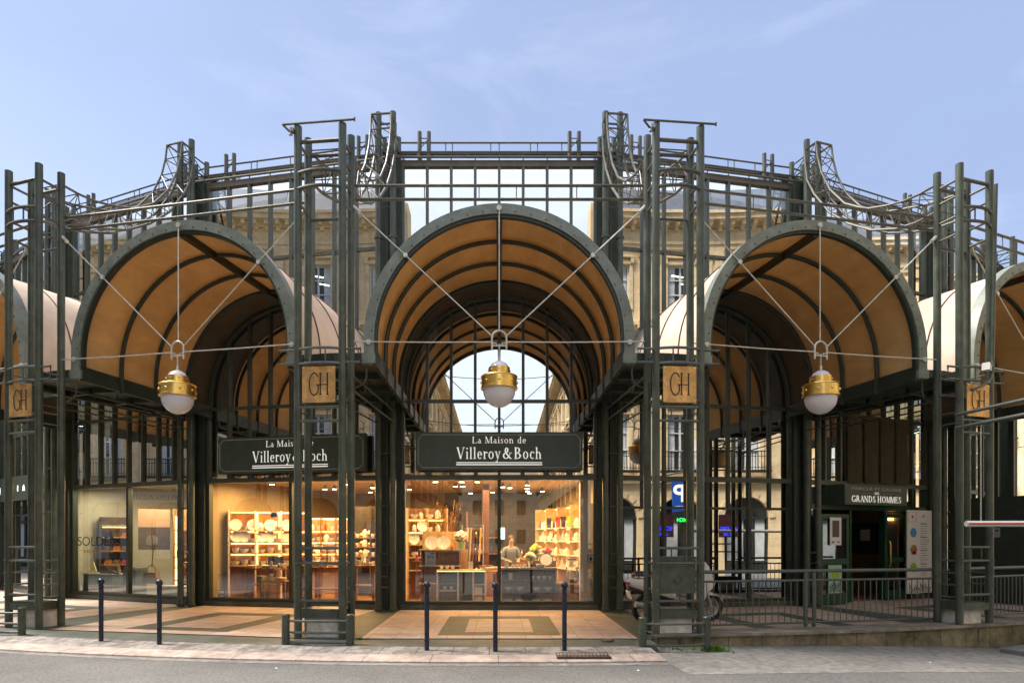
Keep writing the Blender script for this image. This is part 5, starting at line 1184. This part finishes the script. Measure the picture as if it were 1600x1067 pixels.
# info board
xi = ex(1437, GY-.2); zi0, zi1 = ez(1437, 926, GY-.2), ez(1437, 797, GY-.2)
t = thing('information_board', 'tall white information board with coloured circles right of the entrance', 'board', wp(2, xi, GY-.2), E2r); hw = (ex(1456, GY-.2)-ex(1418, GY-.2))/2
MB().bx(-hw, hw, 0, .04, zi0, zi1).build('sheet', 'paper', t, smooth=False); Hh = zi1-zi0
def disc_(x, z, r, m, nm='circle', yy=-.002):
    return MB().lathe([(0, .003), (r, .003), (r, 0)], (x, yy, z), 24, Matrix.Rotation(R(90), 3, 'X')).build(nm, m, t)
disc_(-hw*.52, zi1-.27*Hh, .13, 'sky_blue')
for i, m_ in enumerate(('pink', 'orange', 'green_bright', 'sky_blue', 'red', 'purple')):
    a_ = i*math.pi/3; disc_(-hw*.5+.085*math.cos(a_), zi1-.475*Hh+.085*math.sin(a_), .062, m_, 'circle', -.003)
disc_(-hw*.5, zi1-.475*Hh, .04, 'orange', 'circle', -.008); disc_(-hw*.52, zi1-.69*Hh, .13, 'green_bright'); disc_(-hw*.4, zi1-.72*Hh, .05, 'pink', 'circle', -.007)
disc_(-hw*.6, zi1-.08*Hh, .04, 'red', 'logo'); disc_(hw*.3, zi1-.07*Hh, .035, 'ink_grey', 'logo')
pt = MB(); fm = MB().tube([(-hw*.92, -.004, zi1-.02*Hh), (-hw*.3, -.004, zi1-.02*Hh), (-hw*.3, -.004, zi1-.14*Hh), (-hw*.92, -.004, zi1-.14*Hh)], .005, 4, closed=True); fm.build('logo_frame', 'red', t)
for i in range(24):
    z = zi1-(.17+.027*i)*Hh; pt.bx(hw*.05, hw*(.3+.5*random.random()), -.004, -.001, z, z+(.014 if i % 6 else .03))
pt.build('text_lines', 'ink_grey', t, smooth=False); s_ = MB(); scribble(s_, -hw*.9, hw*.9, zi0+.02, zi0+.13*Hh, -.004, 14); s_.build('drawing', 'ink', t)
# things inside the entrance
t = thing('notice_board', 'dark notice board with a pale sheet on the inner wall seen through the open entrance', 'board', cw(2.5, 0, 0), 2.5*AL); MB().bx(-.09, -.055, 5.3, 6.3, 1.2, 2.15).build('dark_panel', 'ink', t, smooth=False); MB().bx(-.1, -.095, 5.6, 5.9, 1.6, 1.95).build('notice', 'paper', t, smooth=False)
t = thing('lit_sign', 'tiny yellow and blue lit sign inside the entrance', 'sign', cw(2.5, 0, 0), 2.5*AL); MB().bx(-.12, -.1, 4.9, 5.05, 2.2, 2.32).build('yellow_panel', 'led_yellow', t, smooth=False); MB().bx(-.12, -.1, 5.06, 5.2, 2.2, 2.32).build('blue_panel', 'led_blue', t, smooth=False)
t = thing('signal_light', 'small red signal light on the wall left of the far right pillar', 'light', wp(2, ex(1476, 3.9), 3.75), E2r)
zz = ez(1476, 822, 3.75); MB().lathe([(0, .03), (.025, .02), (.03, 0)], (0, 0, zz), 12, Matrix.Rotation(R(90), 3, 'X')).build('lens', 'led_red', t); MB().bx(-.04, .04, 0, .06, zz-.05, zz+.05).build('case', 'steel_dark', t)
t = thing('intercom', 'small grey box on the dark wall at the right edge', 'box', cw(2.5, -.065, 2.3), 2.5*AL-R(90)); MB().bx(-.07, .07, 0, .04, 1.7, 1.95).build('case', 'zinc', t, smooth=False); MB().bx(-.03, .03, -.005, 0, 1.85, 1.9).build('lens', 'ink', t, smooth=False)

t = thing('ramp_screen', 'dark slatted screen wall of the parking ramp at the right edge', 'wall', cornO(2.5), 2.5*AL)
MB().bx(-.06, .0, -.1, 3.4, 0, 2.75).build('panel', 'steel_dark', t, smooth=False)
for i in range(11): MB().bx(-.05, .01, -.1+.34*i, .02+.34*i, 2.75, 4.7).build('slat', 'steel_dark', t, smooth=False)
MB().bx(-.08, .04, -.14, 3.44, 4.7, 4.85).build('top_beam', 'steel_dark', t, smooth=False)
# ------------------------------------------------------------------ bollards
bo = thing('bollard', 'x', 'bollard', (0, 0, 0), 0, 'dark blue bollards along the kerb')
MB().tube([(0, 0, -.15), (0, 0, .87)], .037, 18).build('post', 'bollard_blue', bo)
MB().lathe([(.037, .865), (.045, .868), (.045, .882), (.03, .89), (.028, .9)], n=18).build('collar', 'bollard_blue', bo)
MB().lathe([(0.02, .893)]+[(.056*math.sin(a), .94-.056*math.cos(a)) for a in [math.pi*i/12 for i in range(1, 13)]], n=20).build('ball_cap', 'bollard_blue', bo)
MB().lathe([(.037, -.088), (.075, -.092), (.085, -.11)], n=18).build('mortar_ring', 'concrete', bo)
for i, (px, D) in enumerate(((667, 9.92), (774, 9.85), (882, 9.9), (249, 10.45), (158, 10.75))):
    lb = ['dark blue bollard in front of the left pane of the central shop', 'dark blue bollard in front of the middle of the central shop window', 'dark blue bollard above the drain grate', 'right one of the two dark blue bollards on the left side', 'leftmost dark blue bollard in front of the sale shop'][i]
    o = bo if i == 0 else dup(bo, (0, 0, 0)); o.location = ((px-780)/1000*D, D, -.0); o['label'] = lb
# drain grate
t = thing('drain_grate', 'rusty iron drain grate in the kerb right of the third bollard', 'drain', (X0(910, 9.62), 9.60, -.098), .01)
g = MB().bx(-.4, .4, -.19, -.165, -.03, .02).bx(-.4, .4, .165, .19, -.03, .02)
for i in range(15): g.bx(-.4+.0557*i, -.38+.0557*i, -.165, .165, -.03, .016)
for y in (-.08, 0, .08): g.bx(-.38, .38, y-.012, y+.012, -.03, .012)
g.bx(-.0, .0, -.01, .01, -.02, .012); g.build('grid', 'iron', t, smooth=False); MB().bx(-.39, .39, -.17, .17, -.05, -.001).build('pit', 'ink', t, smooth=False)
tag(MB().lathe([(0, .004), (.11, .004), (.12, -.01)], n=20).build('keyhole_cover', 'iron'), 'small round iron cover in the paving left of centre', 'cover').location = (X0(342, 10.1), 10.12, -.11)
tag(MB().lathe([(0, .006), (.1, .006), (.11, -.01)], n=20).build('keyhole_cover', 'iron'), 'small round iron cover in the paving near the right pillar', 'cover').location = (X0(948, 10.55), 10.5, .0)

# ------------------------------------------------------------------ green railings on the right
def railing(k0, k1, label, xs=None, dbl=True, t0=0., t1=1.):
    A = Vector(cw(k0, .10, .06)); B = Vector(cw(k1, -.38, .06)); 
    if k0 > 1: A = Vector(cw(k0, .40, .06))
    d = B-A; Ln = d.length; t = thing('railing', label, 'railing', A, math.atan2(d.y, d.x), 'green railings on the right')
    top = MB().tube([(0, 0, 1.07), (Ln, 0, 1.07)], .032, 10).build('top_rail', 'steel_rung', t); MB().tube([(0, 0, .9), (Ln, 0, .9)], .021, 8).build('middle_rail', 'steel_rung', t); MB().tube([(0, 0, .13), (Ln, 0, .13)], .021, 8).build('bottom_rail', 'steel_rung', t)
    n = int(Ln/.128)
    for i in range(1, n):
        x = Ln*i/n
        if abs(x-Ln*.5) < .10: continue
        z1 = 1.05 if i % 9 == 3 else .9
        if i == 1: o = MB().tube([(x, 0, .13), (x, 0, .9)], .009, 7).build('baluster', 'steel_rung', t); o0 = o
        else: o = o0.copy(); C.objects.link(o); o.parent = t; o.location.x = x-Ln/n
    for x in (Ln*.5-.085, Ln*.5+.085): MB().tube([(x, 0, .04), (x, 0, 1.05)], .034, 10).build('post', 'steel_rung', t)
    return t
railing(.5, 1.5, 'green railing between the scooter pillar and the far right pillar')
railing(1.5, 2.5, 'green railing running off the right edge of the photo')

# height-limit bar, chain, gantry, floodlight on the far right
t = thing('height_bar', 'white height limit bar with red stripe hanging at the right edge', 'barrier', (8.53, 11.24, 0), .0)
zb = 1.92
MB().tube([(-.33, 0, zb), (4.2, 0, zb)], .052, 12).build('bar', 'barrier_white', t); MB().bx(-.32, 4.15, -.0555, -.05, zb-.014, zb+.014).build('stripe', 'red', t, smooth=False)
hx, hy = t.location.x, t.location.y
ch = MB()
for i in range(34):
    z = 1.99+.05*i; p = [(.012*math.cos(a)*(1 if i % 2 else 0), .012*math.cos(a)*(0 if i % 2 else 1), z+.028*math.sin(a)) for a in [math.pi/3*q for q in range(6)]]
    ch.tube(p, .0045, 5, closed=True)
tag(ch.build('chain', 'rod'), 'thin steel chain holding the white height bar', 'chain').location = (8.46, 11.24, 0)
A = Vector((8.36, 11.72, 0)); dirv = Vector((.6, -3.9, 0))
t = thing('tube_gantry', 'two parallel green tubes jutting from the far right pillar towards the street', 'gantry', A, 0)
for z, z2_ in ((3.92, 3.92), (3.68, 3.68)): MB().tube([(0, 0, z), (dirv.x, dirv.y, z2_)], .032, 8).build('tube', 'steel_rung', t)
MB().tube([(.10, -.48, 3.68), (.10, -.48, 3.62)], .012, 5).build('hook', 'rod', t)
t = thing('floodlight', 'small white floodlight clamped beside the brass plate on the far right pillar', 'floodlight', cw(1.5, .04, -.62, 4.78), 1.5*AL+.5)
MB().prism([(-.14, -.05), (.13, -.03), (.16, .07), (-.10, .09)], -.06, .06, 'y').build('housing', 'white_paint', t, smooth=False); MB().tube([(0, .06, 0), (0, .14, -.08), (0, .2, -.1)], .012, 6).build('arm', 'zinc', t)
t = thing('curved_tube', 'tall thin tube curving in at its foot behind the far right brass plate', 'tube', cw(1.5, .28, -.62, 0), 1.5*AL)
MB().tube([(0, 0, 8.2), (-.02, .05, 5.05), (-.05, .02, 4.78), (-.16, 0, 4.6), (-.34, 0, 4.46), (-.62, 0, 4.36)], .03, 8).build('tube', 'steel', t)
t = thing('stone_slab', 'grey stone slab lying on the verge at the lower right edge', 'slab', (10.0, 11.72, -.38), .45)
MB().bx(-1.1, 2.4, -.2, .2, -.14, .1).build('slab', 'slab_grey', t, smooth=False).modifiers.new('b', 'BEVEL').width = .02

# ------------------------------------------------------------------ weeds
def weed(x, y, z, r, k, label, h=.10):
    mb = MB()
    for i in range(k):
        a = random.uniform(0, 6.28); q = abs(random.gauss(0, .5))*r; bx_, by_ = x+q*math.cos(a)*1.6, y+q*math.sin(a)*.6; b = random.uniform(0, 6.28); hh = h*random.uniform(.4, 1); w_ = random.uniform(.005, .012); L_ = random.uniform(.3, .9)*hh
        mb.quad((bx_-w_*math.sin(b), by_+w_*math.cos(b), z-.01), (bx_+w_*math.sin(b), by_-w_*math.cos(b), z-.01), (bx_+L_*.6*math.cos(b)+w_*math.sin(b), by_+L_*.6*math.sin(b)-w_*math.cos(b), z+hh*.7), (bx_+L_*math.cos(b), by_+L_*math.sin(b), z+hh))
    tag(mb.build('weeds', 'grass', smooth=False), label, 'weeds', kind='stuff')
weed(3.42, 10.25, -.15, .16, 360, 'bright green tuft of weeds at the foot of the right guard post', .11)
weed(2.9, 10.38, -.15, .5, 260, 'thin line of weeds along the low wall behind the guard', .05)
weed(-2.55, 10.32, -.10, .12, 110, 'small green weeds by the left guard post', .10); weed(-2.95, 10.5, -.09, .35, 160, 'weeds under the guard rail left of centre', .05); weed(-2.28, 10.62, -.03, .1, 70, 'small tuft beside the pillar left of centre', .06)
weed(-8.55, 11.4, -.1, .3, 160, 'weeds under the far left guard rail', .06); weed(10.3, 11.2, roadz(10.3), .6, 360, 'strip of grass beside the stone slab at the right edge', .08); weed(2.1, 9.95, -.14, .25, 40, 'few blades of grass in the gutter near the drain', .04)

# ------------------------------------------------------------------ scooter
def scooter():
    t = thing('scooter', 'cream and black motor scooter parked behind the right pillar', 'scooter', (0, 0, 0))
    def wheel(x, r=.25):
        w_ = MB(); mt = Matrix.Rotation(R(90), 3, 'X')
        w_.lathe([(r*.68, -.045), (r*.9, -.06), (r*.985, -.04), (r, 0), (r*.985, .04), (r*.9, .06), (r*.68, .045)], (x, 0, r), 28, mt); o = w_.build('wheel', 'rubber', t)
        q = MB().lathe([(r*.68, -.04), (r*.6, -.03), (r*.6, .03), (r*.68, .04)], (x, 0, r), 28, mt).lathe([(0, -.05), (.05, -.05), (.05, .05), (0, .05)], (x, 0, r), 14, mt)
        for i in range(5):
            a = i*2*math.pi/5; q.tube([(x+.04*math.cos(a), 0, r+.04*math.sin(a)), (x+r*.62*math.cos(a), 0, r+r*.62*math.sin(a))], .016, 6)
        q.build('rim', 'zinc', o)
    wheel(-.62); wheel(.66)
    def loft(secs, m, nm, n=14):
        mb = MB()
        for (x, z, ry, rz_) in secs:
            for j in range(n):
                a = 2*math.pi*j/n; ca, sa = math.cos(a), math.sin(a); mb.v.append((x, ry*math.copysign(abs(ca)**.75, ca), z+rz_*math.copysign(abs(sa)**.75, sa)))
        for i in range(len(secs)-1):
            for j in range(n): mb.f.append((i*n+j, i*n+(j+1) % n, (i+1)*n+(j+1) % n, (i+1)*n+j))
        mb.f += [tuple(reversed(range(n))), tuple((len(secs)-1)*n+j for j in range(n))]
        return mb.build(nm, m, t)
    loft([(-.98, .74, .03, .02), (-.93, .72, .09, .07), (-.75, .68, .15, .13), (-.45, .62, .17, .15), (-.2, .55, .16, .14), (-.08, .48, .12, .1)], 'scooter_cream', 'rear_body')
    loft([(-.96, .62, .05, .02), (-.8, .58, .13, .05), (-.4, .5, .15, .08), (-.1, .42, .12, .08)], 'scooter_black', 'lower_body')
    loft([(-.88, .84, .08, .02), (-.8, .87, .13, .045), (-.5, .86, .15, .05), (-.38, .82, .15, .05), (-.15, .77, .13, .045), (-.03, .73, .08, .03)], 'scooter_black', 'seat')
    loft([(-.2, .33, .14, .05), (.1, .29, .17, .06), (.35, .3, .16, .06), (.42, .36, .12, .08)], 'scooter_black', 'footboard')
    MB().prism([(.36, .32), (.44, .30), (.58, .62), (.52, .96), (.40, 1.02), (.43, .66)], -.17, .17, 'y').build('leg_shield', 'scooter_cream', t, smooth=False).modifiers.new('b', 'BEVEL').width = .03
    MB().prism([(.46, .55), (.60, .52), (.72, .66), (.58, .98), (.48, 1.10)], -.10, .10, 'y').build('front_cowl', 'scooter_cream', t, smooth=False).modifiers.new('b', 'BEVEL').width = .03
    MB().prism([(.44, .5), (.66, .53), (.88, .40), (.90, .34), (.80, .46), (.62, .48)], -.07, .07, 'y').build('front_mudguard', 'scooter_cream', t, smooth=False)
    MB().lathe([(0, .0), (.05, .01), (.065, .03), (.05, .05)], (.66, 0, .80), 14, Matrix.Rotation(R(70), 3, 'Y')).build('headlight', 'chrome', t)
    for s in (-1, 1): MB().tube([(.66, s*.09, .25), (.52, s*.07, .62)], .022, 8).build('fork', 'zinc', t)
    hb = MB().tube([(.47, 0, .98), (.40, 0, 1.08)], .03, 8).tube([(.30, -.34, 1.10), (.38, -.15, 1.10), (.40, 0, 1.08), (.38, .15, 1.10), (.30, .34, 1.10)], .014, 8).build('handlebar', 'scooter_black', t)
    for s in (-1, 1):
        MB().tube([(.31, s*.24, 1.1), (.34, s*.3, 1.26)], .006, 5).lathe([(0, -.008), (.055, -.006), (.055, .006), (0, .008)], (.34, s*.31, 1.29), 14, Matrix.Rotation(R(80), 3, 'Y')).build('mirror', 'scooter_black', t)
        MB().tube([(.33, s*.26, 1.1), (.28, s*.36, 1.1)], .02, 8).build('grip', 'rubber', hb)
    MB().box((-.94, 0, .50), (.02, .18, .14), ry=-.35).build('licence_plate', 'paper', t, smooth=False); MB().tube([(-.7, 0, .58), (-.92, 0, .52)], .03, 6).build('plate_holder', 'scooter_black', t)
    MB().box((-.97, 0, .70), (.03, .14, .05)).build('tail_light', 'tail_red', t, smooth=False)
    MB().tube([(-.1, -.13, .28), (-.4, -.16, .26)], .025, 8).tube([(-.4, -.17, .27), (-.88, -.18, .36)], .055, 12).build('exhaust', 'zinc', t)
    MB().bx(-.45, -.1, -.11, .11, .2, .42).build('engine', 'scooter_black', t, smooth=False)
    MB().tube([(-.1, .1, .25), (-.16, .22, .02)], .012, 6).build('kick_stand', 'zinc', t)
    return t
sc = scooter(); sc.location = ((1054-780)/1000*12.9, 12.8, .004); sc.rotation_euler = (R(5), 0, .18)
sc.scale = (1.08, 1.08, 1.12)

# ------------------------------------------------------------------ stone town houses round the square (they stand behind the camera and show in the glass)
mat('window_dark', (.03, .04, .045), .06, n=(1.5, .5), spec=.8)
mat('iron_black', (.015, .016, .018), .5)
BW = 3.5; RBu = 43.0; ST = 4.66
def seg(mb, x0, x1, z0, z1, y0=-.35, y1=0.): mb.bx(x0, x1, y0, y1, z0, z1)
def wall_mesh():
    w_ = MB(); h = BW/2
    for s in (-1, 1):
        a, b = sorted((s*1.15, s*h)); seg(w_, a, b, -.4, 4.7)
        a, b = sorted((s*.72, s*h)); seg(w_, a, b, 4.7, 17.4)
    n = 14
    for i in range(n):        # arch head over the shopfront
        a0, a1 = math.pi*i/n, math.pi*(i+1)/n
        w_.prism([(1.15*math.cos(a0), 2.75+1.15*math.sin(a0)), (1.15*math.cos(a0), 4.7), (1.15*math.cos(a1), 4.7), (1.15*math.cos(a1), 2.75+1.15*math.sin(a1))], -.35, 0, 'y')
    for z0, z1 in ((4.7, 5.3), (8.3, 9.7), (12.7, 13.9), (16.3, 17.4)): seg(w_, -.72, .72, z0, z1)
    return w_
def trim_mesh():
    t = MB(); h = BW/2
    t.bx(-h, h, 0, .22, 4.62, 4.78).bx(-h, h, 0, .12, 4.78, 5.0).bx(-h, h, 0, .14, 9.0, 9.2).bx(-h, h, 0, .1, 13.1, 13.3)
    t.bx(-h, h, 0, .12, 17.1, 17.35).bx(-h, h, 0, .2, 17.35, 17.5).bx(-h, h, 0, .10, 17.5, 18.2).bx(-h, h, -.3, .75, 18.45, 18.7).bx(-h, h, -.3, .85, 18.7, 18.85)
    for i in range(6): x = -h+BW*(i+.5)/6; t.bx(x-.09, x+.09, .1, .62, 18.22, 18.45).bx(x-.09, x+.09, .1, .34, 18.02, 18.22)
    for s in (-1, 1):
        x = s*(h-.27); t.bx(x-.25, x+.25, 0, .1, 5.0, 12.4).bx(x-.3, x+.3, 0, .18, 12.4, 12.55).bx(x-.33, x+.33, 0, .24, 12.9, 13.08).bx(x-.25, x+.25, 0, .16, 12.55, 12.9)
        t.lathe([(0, .1), (.1, .08), (.13, 0)], (x, .16, 12.72), 10, Matrix.Rotation(R(-90), 3, 'X'))
        t.bx(x-.2, x+.2, 0, .08, 13.3, 16.7).bx(x-.26, x+.26, 0, .18, 16.7, 17.1)
    for z0, z1 in ((5.3, 8.3), (9.7, 12.7), (13.9, 16.3)):
        for s in (-1, 1): t.bx(*sorted((s*.72, s*.90)), 0, .07, z0, z1)
        t.bx(-.95, .95, 0, .10, z1, z1+.18).bx(-.98, .98, 0, .2, z1+.32, z1+.42)
        for s in (-1, 1): t.bx(*sorted((s*.75, s*.93)), 0, .18, z1+.02, z1+.32)
    t.prism([(-1.0, 12.7+.44), (1.0, 13.14), (0, 13.55)], .0, .2, 'y')
    for i in range(9):      # voussoirs over the shopfront arch
        a = math.pi*(i+.5)/9; t.box((1.32*math.cos(a), .03, 2.75+1.32*math.sin(a)), (.3, .06, .36), ry=-(a))
    t.bx(-.18, .18, 0, .16, 3.85, 4.6)
    return t
def win_mesh(z0, z1):
    f = MB(); 
    for x in (-.68, 0, .68): f.bx(x-.05, x+.05, -.2, -.12, z0, z1)
    for z in (z0+.05, z0+(z1-z0)*.36, z0+(z1-z0)*.68, z1-.05): f.bx(-.63, .63, -.19, -.13, z-.03, z+.03)
    return f
def balcony_mesh(z, w_=1.15):
    b = MB(); n = 15
    b.bx(-w_, w_, 0.2, .5, z-.12, z)
    for i in range(n): x = -w_+.05+(2*w_-.1)*i/(n-1); b.bx(x-.014, x+.014, .44, .468, z, z+.95)
    b.bx(-w_, w_, .43, .48, z+.95, z+1.0).bx(-w_, w_, .435, .475, z+.1, z+.13).bx(-w_, w_, .435, .475, z+.7, z+.73)
    return b
def shopfront(v):
    f = MB()
    for x in (-1.1, 0 if v else .35, 1.1): f.bx(x-.05, x+.05, -.24, -.14, 0, 3.9 if abs(x) < 1 else 2.8)
    f.bx(-1.15, 1.15, -.24, -.12, 2.7, 2.84).bx(-1.15, 1.15, -.24, -.12, 0, .45)
    return f
PR = {}
def P_(key, fn, m, **k):
    if key not in PR:
        o = fn().build(key.split('|')[0], m, **k); C.objects.unlink(o); PR[key] = o
    c = PR[key].copy(); C.objects.link(c); return c
def house(label, slots, group=None, zs=1.0, stone='ashlar'):
    """slots = [(x, y, rz)] bay positions"""
    x0, y0, r0 = slots[0]; t = thing('stone_house', label, 'building', (x0, y0, 0), 0, group)
    for i, (x, y, rz) in enumerate(slots):
        def A(o, par=t):
            o.parent = par
            if par is t: o.location = (x-x0, y-y0, 0); o.rotation_euler.z = rz; o.scale = (1, 1, zs)
            return o
        A(P_('wall|'+stone, wall_mesh, stone, smooth=False)); A(P_('trim|a', trim_mesh, 'stone_trim', smooth=False))
        A(P_('roof|a', lambda: MB().prism([(-.28, 18.85), (.25, 18.85), (-.55, 20.6), (-2.5, 21.4), (-2.5, 18.85)], -BW/2, BW/2, 'x'), 'roof_slate', smooth=False))
        for j, (z0, z1) in enumerate(((5.3, 8.3), (9.7, 12.7), (13.9, 16.3))):
            wv = A(P_('window|%d' % j, lambda: win_mesh(z0, z1), 'frame_white', smooth=False))
            A(P_('pane|%d' % j, lambda: MB().bx(-.72, .72, -.3, -.21, z0, z1), 'window_dark', smooth=False), wv)
            if (i*3+j*2) % 3 < 2: A(P_('curtain|%d' % j, lambda: MB().bx(-.6, -.28, -.208, -.2, z0, z1).bx(.28, .6, -.208, -.2, z0, z1), 'curtain', smooth=False), wv)
            if (i*2+j) % 5 == 3: A(P_('lamp_tube|%d' % j, lambda: MB().box((-.1, -.2, z0+(z1-z0)*.78), (.7, .01, .07), ry=.15).box((.3, -.2, z0+(z1-z0)*.6), (.5, .01, .06), ry=.2), 'lamp_cold', smooth=False), wv)
            if j < 2: A(P_('balcony|%d' % j, lambda: balcony_mesh(z0), 'iron_black', smooth=False))
        s = A(P_('shopfront|%d' % (i % 2), lambda: shopfront(i % 2), 'frame_dark', smooth=False))
        A(P_('pane|s', lambda: MB().bx(-1.15, 1.15, -.34, -.25, -.2, 3.95), 'window_dark', smooth=False), s)
        A(P_('curtain|s', lambda: MB().bx(-.95, -.1, -.246, -.242, .5, 2.7).bx(.5, 1.0, -.246, -.242, .5, 2.7), 'curtain', smooth=False), s)
    return t
for sd, nm in ((-1, 'left'), (1, 'right')):
    sl_ = []
    for i in range(26):
        a = sd*(6.7+ST/2+ST*i); x, y = polar(RBu, a); sl_.append((x, y, R(a)))
    house('curved stone town house at the %s corner of the street, mirrored in the upper glass' % nm, sl_[:4], 'stone houses round the square')
    house('second curved stone town house on the %s side of the square' % nm, sl_[4:9], 'stone houses round the square')
    house('third curved stone town house on the %s side of the square' % nm, sl_[9:17], 'stone houses round the square')
    house('fourth curved stone town house on the %s side of the square, beyond the hall' % nm, sl_[17:], 'stone houses round the square')
    st = [(sd*(4.95+.02*i), -5.2-3.5*i, R(90*sd)) for i in range(14)]
    house('row of lower stone houses down the %s side of the street behind the camera' % nm, st, 'street houses', zs=.76, stone='ashlar_grey')
    # plain returning end wall at the street corner
    x, y = polar(RBu, sd*6.6)
    t = thing('corner_wall', 'rounded stone street corner on the %s' % nm, 'building', (x, y, 0)); MB().bx(-.25, .25, -1.2, .1, -.4, 18.9).build('wall', 'ashlar', t, smooth=False)
t = thing('stone_house', 'pale stone house closing the far end of the street', 'building', (0, -58, 0)); MB().bx(-8, 8, -3, 0, -.5, 11).build('wall', 'ashlar_grey', t, smooth=False)
for x in (-3, 0, 3):
    for z in (1, 5, 8): MB().bx(x-.6, x+.6, 0.005, .05, z, z+2).build('window', 'window_dark', t, smooth=False)
# parking flag sign, led and shop posters on the opposite houses (seen mirrored)
def opp(a, r=42.2): x, y = polar(r, a); return (x, y, 0), R(a)+math.pi
p_, rz_ = opp(22.6)
t = thing('parking_sign', 'blue parking sign with white P mirrored in the glass right of the scooter pillar', 'sign', p_, rz_)
MB().prism([(-.30, 3.15), (.36, 3.05), (.42, 4.72), (-.42, 4.85)], -.04, .04, 'y').build('board', 'sign_blue', t, smooth=False); sans('P', 1.25, 'letter_white', t, 'letter', (0, -.046, 3.62), bold=.03); sans('parking', .16, 'letter_white', t, 'words', (0, -.046, 3.3))
MB().tube([(0, .05, 4.9), (0, .8, 4.9)], .03, 6).build('arm', 'zinc', t)
p_, rz_ = opp(22.9, 42.4)
t = thing('led_sign', 'green led sign mirrored below the blue parking sign', 'sign', p_, rz_); MB().bx(-.4, .4, 0, .06, 2.48, 2.85).build('case', 'ink', t, smooth=False); sans('24/24', .3, 'led_green', t, loc=(0, -.005, 2.56), width=.6)
for i, (a, tx) in enumerate(((21.6, 'SOLDES'), (26.3, 'SOLDES'))):
    p_, rz_ = opp(a, 42.55); t = thing('window_banner', 'dark red shop banner with blue lit sale letters, %s of two mirrored in the glass' % ('left', 'right')[i], 'banner', p_, rz_)
    MB().bx(-.55, .55, 0, .04, 1.75, 2.95).build('cloth', 'purple', t, smooth=False); sans(tx, .3, 'led_blue', t, loc=(0, -.006, 2.1), width=.95); sans('-20 -50', .2, 'led_blue', t, loc=(0, -.006, 1.84), width=.6)
p_, rz_ = opp(-46.5, 42.3); t = thing('shop_fascia', 'white shop fascia with dark letters mirrored in the sale shop window', 'sign', p_, rz_)
MB().bx(-3.2, 3.2, 0, .1, 3.75, 4.35).build('board', 'white_paint', t, smooth=False); sans('LE GRENADINE', .42, 'ink', t, loc=(0, -.005, 3.9), width=4.6)
for i, (z, y) in enumerate(((11.5, -8), (9.6, -13))):
    tag(MB().tube([(-4.9+9.8*q/10, y, z-.35*math.sin(math.pi*q/10)) for q in range(11)], .02, 5).build('overhead_cable', 'ink'), 'thin dark cable slung across the street, %s of two, mirrored in the arch glass' % ('upper', 'lower')[i], 'cable')
# meshes that were modified with bevels keep them; nothing else to do
